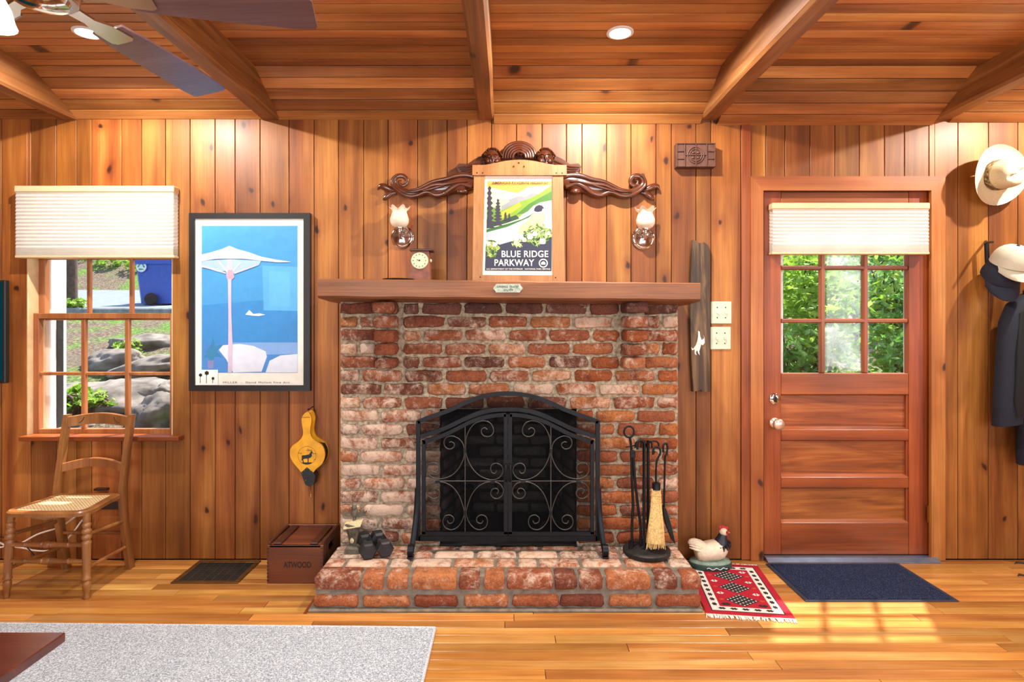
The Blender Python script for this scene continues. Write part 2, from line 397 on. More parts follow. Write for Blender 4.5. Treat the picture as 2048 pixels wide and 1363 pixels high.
for x0, x1, z0, z1 in cutall((XL - .1, XR + .1, -.1, 2.75), [WIN, DOOR, (FB[0] - .02, FB[1] + .02, -.1, FB[3] + .02)]): mb.box(x0, x1, .019, .12, z0, z1)
wall_back = tag(mb.build('wall_back', BACKD), 'knotty pine board wall behind the brick fireplace', kind='structure')
seams = [-330, -280, -228, -170, -120, -60, 3, 62, 112, 153, 183, 243, 283, 331, 380, 430, 470, 520, 578, 628, 677, 727, 776, 835, 894, 934, 983, 1033, 1084, 1133, 1164, 1213, 1262,
         1312, 1343, 1392, 1422, 1482, 1532, 1570, 1620, 1670, 1719, 1769, 1809, 1858, 1916, 1977, 2036, 2085, 2140, 2190, 2250, 2300, 2345]
for i in range(len(seams) - 1):
    x0, x1 = FXx(seams[i], 0) + .0018, FXx(seams[i + 1], 0) - .0018
    rect = (x0, x1, 0.004, 2.42)
    holes = [WIN, (DOOR[0], DOOR[1], -1, DOOR[3])]
    if x0 > FPX[0] + .02 and x1 < FPX[1] - .02: rect = (x0, x1, 1.38, 2.42)
    pcs = cutall(rect, holes)
    if not pcs: continue
    zc = (rect[2] + rect[3]) / 2; xc = (x0 + x1) / 2
    b = MB()
    for q in pcs: b.box(q[0] - xc, q[1] - xc, 0, .019, q[2] - zc, q[3] - zc, .0016)
    o = b.build('board', PINE, wall_back)
    t = .93 + .14 * R.random()
    o.location = (xc, 0, zc); o.color = (t, t * (.97 + .05 * R.random()), t, 1)

WALLP = wood('side_wall_pine', '#8f4a1c', '#b46c2e', '#c98340', 'z', rough=.5, knots=.2, rnd=.02)
tag(MB().box(XL - .1, XL, YB, .1, -.1, 2.7).build('wall_left', WALLP), kind='structure')
mb = MB()
for x0, x1, z0, z1 in cutall((YB, .1, -.1, 2.7), [(-3.29, -2.51, .8, 2.1)]): mb.box(XR, XR + .1, x0, x1, z0, z1)
tag(mb.build('wall_right', WALLP), kind='structure')
mb = MB()
for x0, x1, z0, z1 in cutall((XL - .1, XR + .1, -.1, 2.7), [(-2.35, -.65, .8, 2.1), (.75, 2.45, .8, 2.1)]): mb.box(x0, x1, YB - .1, YB, z0, z1)
tag(mb.build('wall_front', WALLP), kind='structure')

# floor: strip planks one by one where the camera sees them, one plain field behind
floor = tag(MB().box(XL, XR, YB, .05, -.12, -.012).build('floor', BACKD), 'strip floor of varnished orange-brown wood', kind='structure')
w = .0585; y = -.002
rowi = 0
while y > -1.62:
    x = XL + R.random() * .8 - .8
    while x < XR:
        L = .75 + R.random() * 1.3
        a, b = max(x, XL), min(x + L, XR)
        hid = (a > FPX[0] and b < FPX[1] and y > -.5)
        if b - a > .03 and not hid:
            xc = (a + b) / 2
            o = MB().box(a + .0011 - xc, b - .0011 - xc, -w / 2 + .0012, w / 2 - .0012, -.012, 0, .0011).build('plank', FLOORW, floor)
            t = .86 + .26 * R.random(); o.location = (xc, y - w / 2, 0); o.color = (t, t * (.95 + .08 * R.random()), t * (.92 + .1 * R.random()), 1)
        x += L
    y -= w; rowi += 1
tag(MB().box(XL, XR, YB, y, -.012, 0).build('plank_field', FLOORW, floor), kind='stuff')

# ceiling: cove boards near the wall, then level boards; both run between the beams
ceiling = tag(MB().box(XL, XR, YB, .1, ZC + .012, ZC + .1).build('ceiling', BACKD), 'varnished board ceiling with a sloping strip along the wall', kind='structure')
beamx = [(FXx(138, 0), .10), (FXx(541, 0), .098), (FXx(973, 0), .088), (FXx(1417, 0), .1), (FXx(1880, 0), .1)]
bays = []; prev = XL
for bx, bw in beamx: bays.append((prev, bx - bw / 2 + .004)); prev = bx + bw / 2 - .004
bays.append((prev, XR))
cz = [2.378, 2.378, 2.374, 2.352, 2.344, 2.36]
YC = -.315
for k, (a, b) in enumerate(bays):
    z0 = cz[k]
    for j in range(5):
        t0, t1 = j / 5, (j + 1) / 5
        ya, yb_ = YC * t0, YC * t1; za, zb = z0 + (ZC - z0) * t0, z0 + (ZC - z0) * t1
        ln = math.hypot(yb_ - ya, zb - za); ang = math.atan2(zb - za, -(yb_ - ya))
        xc = (a + b) / 2
        m = MB().box(a - xc, b - xc, -ln / 2 + .003, ln / 2 - .003, 0, .014, .0009).xf(Matrix.Rotation(-ang, 4, 'X'))
        o = m.build('board', CEILW, ceiling); o.location = (xc, (ya + yb_) / 2, (za + zb) / 2)
        t = .8 + .3 * R.random(); o.color = (t, t * (.94 + .08 * R.random()), t, 1)
    # a closing strip behind the lowest board
    y = YC; w = .0685
    for j in range(15):
        xc = (a + b) / 2
        o = MB().box(a - xc, b - xc, -w / 2 + .003, w / 2 - .003, 0, .012, .0009).build('board', CEILW, ceiling)
        o.location = (xc, y - w / 2, ZC); t = .78 + .36 * R.random(); o.color = (t, t * (.94 + .08 * R.random()), t * .98, 1); y -= w
    tag(MB().box(a, b, YB, y, ZC, ZC + .012).build('board_field', CEILW, ceiling), kind='stuff')
names = ['first ceiling beam, beside the corner over the window', 'second ceiling beam, behind the fan blades', 'middle ceiling beam above the poster', 'fourth ceiling beam, between downlight and door', 'fifth ceiling beam, over the hats']
for (bx, bw), nm in zip(beamx, names):
    m = MB(); ys = [0.015, -.04, -.12, -.22, YC, -.5, -.8, -1.2, -1.8, -2.6, -3.6, YB]
    rings = []
    for q in ys:
        top = ZB + .004 + (ZC - ZB) * min(1, max(0, -q) / -YC) + .006
        bot = ZB + .0015 * math.sin(q * 9 + bx * 5); j = .0025 * math.sin(q * 7 + bx * 3)
        ch = min(.012, (top - bot) * .3)
        l, r_ = bx - bw / 2 + j, bx + bw / 2 + j
        rings.append([(l, q, top), (l, q, bot + ch), (l + ch, q, bot), (r_ - ch, q, bot), (r_, q, bot + ch), (r_, q, top)])
    m.loft(rings)
    o = m.build('ceiling_beam', BEAMW, None, 40); tag(o, nm, 'beam', 'ceiling beams', 'structure')

# ------------------------------------------------------------------ window_1
win = tag(thing('window_1', 'six over six wooden sash window with a bin and rocks outside', None), kind='structure')
x0, x1, z0, z1 = WIN
for nm, q in (('jamb', (x0 - .001, x0 + .004, 0.0, .2, z0, z1)), ('jamb', (x1 - .004, x1 + .001, 0, .2, z0, z1)), ('head_jamb', (x0, x1, 0, .2, z1 - .004, z1 + .001))):
    MB().box(*q).build(nm, simple('jamb_cream', '#d8b88c', .45), win)
sillm = MB().box(FXx(36, -.06), FXx(356, -.06), -.06, .03, FZ(882, -.06), FZ(873, -.06), .003); sillm.build('window_sill', DOORH, win)
MB().box(x0, x1, .03, .24, z0 - .03, z0 + .004).build('outer_sill', WHITEP, win)
def sash(name, y0, y1, zb, zt, stile, rail_b, rail_t, sx0, sx1, mw, rows=2):
    s = MB(); yc = (y0 + y1) / 2
    s.box(sx0, sx0 + stile, y0, y1, zb, zt, .002).box(sx1 - stile, sx1, y0, y1, zb, zt, .002)
    o = s.build(name, SASHW, win)
    MB().box(sx0 + stile, sx1 - stile, y0, y1, zb, zb + rail_b, .002).build('bottom_rail', SASHW, o)
    MB().box(sx0 + stile, sx1 - stile, y0 - .002, y1, zt - rail_t, zt, .002).build('top_rail', SASHW, o)
    gx0, gx1, gz0, gz1 = sx0 + stile, sx1 - stile, zb + rail_b, zt - rail_t
    cw = (gx1 - gx0) / 3
    for k in (1, 2): MB().box(gx0 + cw * k - mw / 2, gx0 + cw * k + mw / 2, y0 + .004, y1 - .006, gz0, gz1, .004).build('muntin', SASHW, o)
    rh = (gz1 - gz0) / rows
    for k in range(1, rows): MB().box(gx0, gx1, y0 + .006, y1 - .008, gz0 + rh * k - mw / 2.6, gz0 + rh * k + mw / 2.6, .004).build('muntin', SASHW, o)
    for i in range(3):
        for j in range(rows):
            MB().box(gx0 + cw * i + mw * .3, gx0 + cw * (i + 1) - mw * .3, yc + .002, yc + .005, gz0 + rh * j + mw * .25, gz0 + rh * (j + 1) - mw * .25).build('pane', GLASS, o)
    return o
yl = .035
sash('lower_sash', yl, yl + .035, FZ(870.5, yl), FZ(626, yl), .030, .036, .029, x0 + .004, x1 - .004, .024)
yu = .072
sash('upper_sash', yu, yu + .035, FZ(640, yu), FZ(392, yu), .035, .036, .035, x0 + .004, x1 - .004, .019)
MB().box(x0, x0 + .03, .125, .245, z0, z1, .004).build('outer_casing', WHITEP, win)
MB().box(x1 - .03, x1, .125, .245, z0, z1, .004).build('outer_casing', WHITEP, win)
MB().box(x0 + .03, x0 + .034, .165, .215, z0 + .02, FZ(640, .2), .001).build('screen_track', SOOT, win)

# ------------------------------------------------------------------ door_1 with its casing
door = tag(thing('door_1', 'panelled fir door with nine panes and a pleated shade', None), kind='structure')
ys0, ys1 = .02, .062
dx0, dx1, dz0, dz1 = FXx(1527.5, ys0), FXx(1860, ys0), FZ(1109, ys0), FZ(383, ys0)
gx0, gx1 = FXx(1562, ys0), FXx(1818, ys0)
gz0, gz1 = FZ(746, ys0), FZ(438, ys0)
MB().box(dx0, gx0, ys0, ys1, dz0, dz1, .002).build('stile', DOORW, door)
MB().box(gx1, dx1, ys0, ys1, dz0, dz1, .002).build('stile', DOORW, door)
def zr(a, b): return FZ(b, ys0), FZ(a, ys0)
for a, b in ((383, 432), (746, 789), (858, 881), (953, 976), (1044, 1109)):
    q = zr(a, b); MB().box(gx0, gx1, ys0, ys1, q[0], q[1], .004).build('rail', DOORH, door)
for a, b in ((789, 858), (881, 953), (976, 1044)):
    q = zr(a, b); MB().box(gx0 - .004, gx1 + .004, ys0 + .022, ys1 - .01, q[0] - .004, q[1] + .004).build('panel', DOORP, door)
    for s in (0, 1):   # the little moulding ledge round each panel
        MB().prism([(ys0 + .003, q[s]), (ys0 + .022, q[s] + (.012 if s == 0 else -.006)), (ys0 + .022, q[s])], gx0 + .002, gx1 - .002, 'yz').build('panel_moulding', DOORH, door)
MB().box(gx1 - .01, gx1, ys0 + .006, ys0 + .024, zr(976, 1044)[0], zr(789, 858)[1], .003).build('panel_moulding', DOORW, door)
rows = [438, 535, 641.5, 746]; cols = [1562, 1647, 1733, 1818]
for c in (1647, 1733): MB().box(FXx(c - 4.6, ys0), FXx(c + 4.6, ys0), ys0 + .003, ys1 - .006, gz0, gz1, .005).build('muntin', DOORW, door)
for r_ in (535, 641.5): MB().box(gx0, gx1, ys0 + .004, ys1 - .006, FZ(r_ + 4, ys0), FZ(r_ - 4.5, ys0), .005).build('muntin', DOORH, door)
for i in range(3):
    for j in range(3):
        MB().box(FXx(cols[i] + 3, ys0), FXx(cols[i + 1] - 3, ys0), .042, .045, FZ(rows[j + 1] - 3, ys0), FZ(rows[j] + 3, ys0)).build('pane', HAZY if i == 1 else GLASS, door)
# knob and deadbolt
kc = P(1549, 845, ys0); kb = MB().lathe([(.0, 0), (.028, 0), (.028, .004), (.022, .008), (.011, .012), (.011, .03), (.022, .036), (.03, .046), (.029, .058), (.02, .066), (0, .068)], 20, kc, 'y')
kb.build('door_knob', simple('satin_knob', '#d9c3ae', .28, metal=.75), door, 40)
dc = P(1549, 797, ys0); m = MB().lathe([(0, 0), (.031, 0), (.031, .004), (.026, .009), (.013, .011), (0, .011)], 22, dc, 'y'); o = m.build('deadbolt', CHROME, door, 40)
MB().box(dc.x - .005, dc.x + .005, dc.y - .026, dc.y - .009, dc.z - .018, dc.z + .014, .003).build('thumb_turn', IRONG, o)
for py in (438, 1027):
    h = P(1861, py, 0); m = MB()
    for k in range(5): m.tube([(h.x, -.006, h.z - .045 + k * .018), (h.x, -.006, h.z - .045 + k * .018 + .0165)], .006, 10)
    m.box(h.x - .018, h.x + .004, -.004, .002, h.z - .045, h.z + .045); m.build('hinge', BRASS, door, 40)
MB().box(dx0, dx1, ys0 - .012, ys0 + .004, FZ(1114, ys0), FZ(1107.5, ys0)).build('door_sweep', IRON, door)
m = MB().prism([(-.052, 0.001), (-.052, .006), (-.02, .020), (.06, .020), (.06, .001)], DOOR[0] + .002, DOOR[1] - .002, 'yz'); m.build('threshold', simple('threshold_metal', '#8ea0bd', .3, metal=.85), door)
MB().box(dx1 - .001, DOOR[1], .03, .12, 0, DOOR[3]).build('door_jamb', CASEW, door)
MB().box(DOOR[0], dx0, .03, .12, 0, DOOR[3]).build('door_jamb', CASEW, door)
MB().box(DOOR[0], DOOR[1], .03, .12, dz1 + .004, DOOR[3] + .01).build('door_jamb', CASEH, door)
MB().box(FXx(1806, .25), FXx(1806, .25) + .05, .16, .25, 0, 2.05, .003).build('storm_frame', WHITEP, door)
MB().box(DOOR[0] - .05, FXx(1560, .2), .16, .25, 0, 2.05, .003).build('storm_frame', WHITEP, door)
# casing boards
trims = thing('trim_1', 'mitred pine casing round the door', None, kind='structure')
yc = -.02
cl0, cl1 = FXx(1502, yc), FXx(1527, yc); ct0, ct1 = FZ(380.5, yc), FZ(352, yc); c2, c3 = FXx(1863, yc), FXx(1891, yc)
MB().prism([(cl0, 0.002), (cl1, 0.002), (cl1, ct0), (cl0, ct1)], yc, 0).build('side_casing', CASEW, trims)
MB().prism([(cl0, ct1), (cl1, ct0), (c2, ct0), (c3, ct1)], yc, 0).build('head_casing', CASEH, trims)
MB().prism([(c2, 0.002), (c3, 0.002), (c3, ct1), (c2, ct0)], yc, 0).build('side_casing', CASEW, trims)
MB().box(FXx(1483, -.008), FXx(1502, -.008), -.008, 0, .002, 2.35, .002).build('filler_strip', DOORW, trims)

# ------------------------------------------------------------------ pleated blinds
def blind(name, label, px0, px1, py0, py1, yb, yf, rail, pleat):
    xa, xb = FXx(px0, yf), FXx(px1, yf); zt, zb = FZ(py0, yf), FZ(py1, yf)
    t = thing(name, label, 'blind', ((xa + xb) / 2, yb, zb))
    MB().box(xa, xb, yf, yb, zt - rail, zt, .004).build('head_rail', BLINDR, t)
    stack = .055; n = int((zt - rail - zb - stack) / pleat)
    zs = []; z = zt - rail
    for k in range(n * 2 + 1): zs.append((z - k * (zt - rail - zb - stack) / (n * 2), k % 2))
    ns = 14
    for k in range(1, ns * 2): zs.append((zb + stack - k * (stack - .012) / (ns * 2), (k % 2)))
    ym = (yf + yb) / 2; hw = (yb - yf) * .42
    for sgn in (-1, 1):
        m = MB(); vs = []; fs = []
        for z, q in zs:
            yy = ym + sgn * (hw if q == 0 else hw * .78)
            vs += [(xa + .004, yy, z), (xb - .004, yy, z)]
        for k in range(len(zs) - 1): fs.append((2 * k, 2 * k + 1, 2 * k + 3, 2 * k + 2))
        m.add(vs, fs); m.build('pleated_fabric', BLINDF, t)
    MB().box(xa, xb, yf + .004, yb - .004, zb, zb + .013, .003).build('bottom_rail', BLINDR, t)
    return t
blind('window_blind', 'wide white pleated blind half lowered over the sash window', 27.5, 347, 371, 515, -.004, -.06, .034, .0195)
blind('door_blind', 'white pleated blind lowered over the top door panes', 1545, 1861, 405, 508, .018, -.035, .034, .0175)
# ------------------------------------------------------------------ brick fireplace
YF = -.2
HX0, HX1, HY0, HZ = -.863, .861, -.566, .160
def brick_mesh(L, H, D, seed, n=14, j=.0035):
    r = random.Random(seed); m = MB()
    def outline(inset, y):
        pts = []
        hl, hh = L / 2 - inset, H / 2 - inset; c = min(.012, hh * .6)
        base = []
        for sx, sz, a0 in ((1, 1, 0), (-1, 1, 90), (-1, -1, 180), (1, -1, 270)):
            for a in (10, 80): base.append((sx * (hl - c) + c * math.cos(math.radians(a0 + a)), sz * (hh - c) + c * math.sin(math.radians(a0 + a))))
        full = []
        for k in range(8):
            p, q = base[k], base[(k + 1) % 8]; full.append(p)
            if abs(p[0] - q[0]) > L * .4:
                for t in (.25, .5, .75): full.append((p[0] + (q[0] - p[0]) * t, p[1] + (q[1] - p[1]) * t))
            elif abs(p[1] - q[1]) > H * .3: full.append(((p[0] + q[0]) / 2, (p[1] + q[1]) / 2))
        return full
    o1 = outline(0, 0); nn = len(o1)
    jit = [(r.uniform(-j, j), r.uniform(-j, j)) for _ in range(nn)]
    R0 = [(a + b[0], 0, z + b[1]) for (a, z), b in zip(o1, jit)]
    R1 = [(a + b[0], -D + .009, z + b[1]) for (a, z), b in zip(o1, jit)]
    o2 = outline(.007, 0); R2 = [(a + b[0] * .6, -D + r.uniform(-.0015, .0015), z + b[1] * .6) for (a, z), b in zip(o2, jit)]
    m.loft([R0, R1, R2], cap=False)
    c = len(m.v); m.v.append(Vector((0, -D, 0)))
    for k in range(nn): m.f.append((2 * nn + k, 2 * nn + (k + 1) % nn, c))
    me = bpy.data.meshes.new('brick'); me.from_pydata([tuple(v) for v in m.v], [], m.f)
    bm = bmesh.new(); bm.from_mesh(me); bmesh.ops.recalc_face_normals(bm, faces=bm.faces); bm.to_mesh(me); bm.free()
    me.shade_smooth(); me.set_sharp_from_angle(angle=math.radians(60)); return me
px2m = (D0 + YF) / F
LB, HB = 77.5 * px2m, 21.8 * px2m
FULL = [brick_mesh(LB, HB, .022, s, j=.0045) for s in range(9)]; HALF = [brick_mesh(LB * .46, HB, .022, 50 + s, j=.004) for s in range(5)]
for me in FULL + HALF: me.materials.append(BRICK)
PAL = ['#8a4e35', '#9e5c3e', '#ac6a45', '#774634', '#6c4234', '#95553a', '#b4764c', '#824a36', '#9a5a3e']
PALO = ['#ac643a', '#b87242', '#9e5732', '#a85e36', '#914c2e']
PALD = ['#5e3d36', '#6e473c', '#74493c', '#69433a', '#824f3f']
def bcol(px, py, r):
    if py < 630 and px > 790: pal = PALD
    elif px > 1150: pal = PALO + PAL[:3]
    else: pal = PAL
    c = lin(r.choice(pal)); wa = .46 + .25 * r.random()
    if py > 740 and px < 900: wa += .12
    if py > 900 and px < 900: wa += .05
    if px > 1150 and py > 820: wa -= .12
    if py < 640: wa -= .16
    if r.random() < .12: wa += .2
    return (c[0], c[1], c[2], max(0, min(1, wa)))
fire = thing('brick_fireplace', 'old red brick chimney breast with two brick corbels and dark firebox', 'fireplace', (0, YF, 0))
m = MB()
ymort = YF + .012
for a, b, c, d in cutall((FPX[0], FPX[1], 0.001, FZ(603, YF)), [(FB[0], FB[1], -.1, FB[3])]): m.box(a, b, ymort, -.0005, c, d)
m.build('mortar_bed', MORT, fire)
rr = random.Random(21)
corb = [(757, 797), (1242, 1284)]
def put_brick(pa, pb, py, proud=0.0, mat=None, name='brick'):
    wpx = pb - pa; L = (pb - pa) * px2m
    me = rr.choice(FULL) if wpx > 52 else rr.choice(HALF); base = LB if wpx > 52 else LB * .46
    o = link('brick', me, fire)
    o.location = (FXx((pa + pb) / 2, YF), YF + .016 - proud + rr.uniform(-.003, .003), FZ(py, YF) + rr.uniform(-.0015, .0015))
    flip = rr.choice((1, -1))
    o.scale = (L / base, 1 + (proud + .004) / .022 if proud else 1, (1 + rr.uniform(-.05, .06)))
    o.rotation_euler = (0, rr.uniform(-.008, .008) + (math.pi if flip < 0 else 0), 0)
    if proud:
        o.data = brick_mesh(L, HB, .022 + proud, int(pa) + int(py)); o.data.materials.append(BRICK); o.scale = (1, 1, 1.02); o.location.y = YF + .016
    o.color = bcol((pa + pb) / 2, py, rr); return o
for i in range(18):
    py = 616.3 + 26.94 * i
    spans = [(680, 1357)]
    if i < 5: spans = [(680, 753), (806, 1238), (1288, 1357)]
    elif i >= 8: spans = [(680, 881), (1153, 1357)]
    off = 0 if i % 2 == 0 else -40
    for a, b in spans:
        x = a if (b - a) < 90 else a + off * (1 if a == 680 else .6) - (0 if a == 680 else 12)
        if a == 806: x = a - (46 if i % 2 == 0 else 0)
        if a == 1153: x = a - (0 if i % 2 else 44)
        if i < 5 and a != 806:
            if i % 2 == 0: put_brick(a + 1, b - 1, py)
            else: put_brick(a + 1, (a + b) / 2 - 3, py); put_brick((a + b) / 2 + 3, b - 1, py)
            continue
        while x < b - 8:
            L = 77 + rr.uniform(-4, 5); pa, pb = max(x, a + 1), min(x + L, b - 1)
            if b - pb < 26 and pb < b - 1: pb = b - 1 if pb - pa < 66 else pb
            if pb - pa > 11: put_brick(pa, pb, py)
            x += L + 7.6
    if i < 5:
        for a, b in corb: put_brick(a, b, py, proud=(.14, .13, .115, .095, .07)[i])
# firebox: splayed sooty sides, back, floor and throat
YBK = .26
MB().box(FB[0], FB[1], YF - .005, YBK, .1, HZ - .004).build('firebox_floor', SOOT, fire)
m = MB()
m.add([(FB[0], YF + .02, .16), (FB[0] + .09, YBK, .16), (FB[0] + .09, YBK, FB[3]), (FB[0], YF + .02, FB[3])], [(0, 1, 2, 3)])
m.build('firebox_side', SOOT, fire); m = MB()
m.add([(FB[1], YF + .02, .16), (FB[1] - .09, YBK, .16), (FB[1] - .09, YBK, FB[3]), (FB[1], YF + .02, FB[3])], [(0, 3, 2, 1)])
m.build('firebox_side', SOOT, fire)
MB().box(FB[0], FB[1], YBK, YBK + .06, .1, FB[3] + .1).build('firebox_back', SOOT, fire)
MB().box(FB[0] - .02, FB[1] + .02, YF + .03, YBK, FB[3], FB[3] + .05).build('firebox_throat', SOOT, fire)
SB = [brick_mesh(.19, .052, .012, 90 + s) for s in range(4)]
for me in SB: me.materials.append(BRICKS)
for i in range(10):
    for k in range(3):
        xx = FB[0] + .175 + k * .2 - (.1 if i % 2 else 0)
        if FB[0] + .15 < xx < FB[1] - .12:
            o = link('brick', rr.choice(SB), fire); o.location = (xx, YBK + .003, .2 + i * .066); o.color = (.62, .58, .56, .6)
for i in range(9):
    for k in range(2):
        for s in (-1, 1):
            t = .25 + k * .48 + (.08 if i % 2 else 0)
            xx = (FB[0] + .09 * t) if s < 0 else (FB[1] - .09 * t)
            o = link('brick', rr.choice(SB), fire); o.location = (xx, YF + .02 + (YBK - YF) * t, .2 + i * .068)
            o.rotation_euler = (0, 0, math.radians(79 if s < 0 else -79)); o.color = (.45, .36, .3, .5)

# ------------------------------------------------------------------ raised brick hearth

hearth = thing('brick_hearth', 'raised brick hearth slab with two front courses, in front of the firebox', 'hearth', (0, -.4, 0))
MB().box(HX0 + .008, HX1 - .008, HY0 + .012, YF - .008, .0, HZ - .012).build('mortar_bed', MORTL, hearth)
MB().box(HX0 - .02, HX1 + .004, HY0 - .012, YF, 0, .012, .004).build('mortar_skirt', MORTL, hearth)
HF = [brick_mesh(.196, .054, .03, 120 + s) for s in range(5)]
HT = [brick_mesh(.196, .054, .03, 140 + s, j=.005) for s in range(4)]; HTH = [brick_mesh(.094, .054, .03, 160 + s, j=.004) for s in range(4)]
for me in HF + HT + HTH: me.materials.append(BRICK)
HPAL = ['#a05a3a', '#8c4c32', '#b26a42', '#7a4432', '#bc764a', '#a45e3c']
def hcol(w): 
    c = lin(rr.choice(HPAL)); return (c[0], c[1], c[2], w)
# lower front course
hp = [(64, 285), (310, 545), (568, 785), (818, 1035), (1058, 1290), (1297, 1515), (1543, 1755), (1780, 2000)]
s_ = (HX1 - HX0) / (2003 - 62)
for a, b in hp:
    o = link('brick', rr.choice(HF), hearth); o.location = (HX0 + ((a + b) / 2 - 62) * s_, HY0 + .03, .044); o.scale = ((b - a) * s_ / .196, 1, 1); o.color = hcol(.36 + .2 * rr.random())
# upper front course: bricks on their bed, full depth blocks whose top is the front row of the hearth
up = [(68, 295), (303, 415), (428, 535), (552, 780), (790, 895), (915, 1020), (1030, 1262), (1268, 1380), (1392, 1510), (1528, 1750), (1772, 1885), (1905, 2005)]
def slab(x0, x1, y0, y1, z0, z1, seed, name='brick'):
    """a worn brick block with rounded arrises"""
    r = random.Random(seed); xc, yc_ = (x0 + x1) / 2, (y0 + y1) / 2
    hx, hy = (x1 - x0) / 2, (y1 - y0) / 2; m = MB()
    def ring(ix, z):
        c = .010; pts = []
        for sx, sy, a0 in ((1, 1, 0), (-1, 1, 90), (-1, -1, 180), (1, -1, 270)):
            for a in (10, 80): pts.append((sx * (hx - ix - c) + c * math.cos(math.radians(a0 + a)) + r.uniform(-.002, .002), sy * (hy - ix - c) + c * math.sin(math.radians(a0 + a)) + r.uniform(-.002, .002), z + r.uniform(-.001, .001)))
        return pts
    m.loft([ring(.004, z0), ring(0, z0 + .01), ring(0, z1 - .016), ring(.006, z1 - .005), ring(.016, z1)])
    o = m.build(name, BRICK, hearth, 55); o.location = (xc, yc_, 0); return o
sd = 0
for a, b in up:
    sd += 1; o = slab(HX0 + (a - 62) * s_, HX0 + (b - 62) * s_, HY0, HY0 + .1 + rr.uniform(-.008, .008), .096, HZ, sd); o.color = hcol(.5 + .12 * rr.random())
# flat bricks of the hearth top, rows running back to the face
yrow = [(HY0 + .112, HY0 + .205), (HY0 + .217, HY0 + .305), (HY0 + .317, YF - .007)]
for k, (ya, yb_) in enumerate(yrow):
    x = HX0 + .002; 
    while x < HX1 - .03:
        L = rr.choice((.2, .2, .1, .205)); xe = min(x + L, HX1)
        if HX1 - xe < .05: xe = HX1
        sd += 1; o = slab(x + .004, xe - .005, ya, yb_, .1, HZ - .002, sd); o.color = hcol(.66 + .2 * rr.random()); x = xe
MB().box(HX0 - .035, HX0 - .021, HY0 - .02, -.29, 0.0005, .004).build('floor_border', DOORW, hearth)

# ------------------------------------------------------------------ mantel
mant = thing('mantel_shelf', 'thick rough-sawn wooden mantel shelf with a small metal plaque', 'mantel', (0, -.3, 1.38))
yfm = -.40; xa, xb = FXx(635, yfm), FXx(1401, yfm)
m = MB(); nseg = 40; rings = []
for k in range(nseg + 1):
    t = k / nseg; x = xa + (xb - xa) * t; dz = -.021 * t; e = .0022
    zt = FZ(556.5, yfm) + dz + mnoise.noise((x * 9, 0, 0)) * e; zb_ = FZ(593, yfm) + dz * .75 + mnoise.noise((x * 7, 3, 0)) * e * 1.3
    f = yfm + mnoise.noise((x * 6, 7, 0)) * .002
    rings.append([(x, f, zt - .006), (x, f + .006, zt), (x, -.02, zt), (x, -.02, zb_ - .02), (x, YF - .0, zb_ - .017), (x, f + .012, zb_ - .006), (x, f, zb_ + .004)])
m.loft(rings); beam = m.build('shelf', MANTW, mant, 30)
pz = FZ(576, yfm) ; pcx = FXx(1016, yfm); yp = yfm - .0035
s = (D0 + yfm) / F
pts = [(-30, 0), (-25, 6), (-24, 8.5), (24, 8.5), (25, 6), (30, 0), (25, -6), (24, -8.5), (-24, -8.5), (-25, -6)]
pl = MB().prism([(pcx + a * s, pz + b * s) for a, b in pts], yp, yfm + .003).build('plaque', simple('aged_pewter', '#9aa08f', .35, metal=.7, var=.3, nscale=60), mant)
m = MB(); r3 = random.Random(3)     # worn lettering, too rubbed to read
for row, (xs0, xs1, zz) in enumerate(((-21, 21, 3), (-8, 8, -4))):
    x = xs0
    while x < xs1:
        if not (row == 0 and -2 < x < 1):
            k = r3.random(); m.box(pcx + x * s, pcx + (x + .9) * s, yp - .0008, yp, pz + (zz - 2.4) * s, pz + (zz + 2.4) * s)
            m.box(pcx + x * s, pcx + (x + 2.2) * s, yp - .0008, yp, pz + (zz - 2.4 + 4 * k) * s, pz + (zz - 1.5 + 4 * k) * s)
        x += 3.1
m.build('worn_lettering', IRON, pl)
# ------------------------------------------------------------------ lettering helper (built-in font turned into mesh)
def text(name, s, size, mat, parent, M, extrude=.0004, width=None, bold=0.0, space=1.0):
    c = bpy.data.curves.new(name, 'FONT'); c.body = s; c.size = size; c.align_x = 'CENTER'; c.align_y = 'CENTER'; c.extrude = extrude; c.offset = bold; c.space_character = space
    t = bpy.data.objects.new(name, c); SC.collection.objects.link(t); bpy.context.view_layer.update()
    me = bpy.data.meshes.new_from_object(t.evaluated_get(bpy.context.evaluated_depsgraph_get()))
    bpy.data.objects.remove(t); bpy.data.curves.remove(c)
    sx = 1.0
    if width:
        xs = [v.co.x for v in me.vertices]; sx = width / (max(xs) - min(xs))
    me.transform(M @ Matrix.Rotation(math.pi / 2, 4, 'X') @ Matrix.Diagonal((sx, 1, 1, 1)))
    me.materials.clear(); me.materials.append(mat); return link(name, me, parent)
def art(name, hexc, rough=.55): return simple('print_' + hexc.strip('#'), hexc, rough, var=.05, nscale=30)

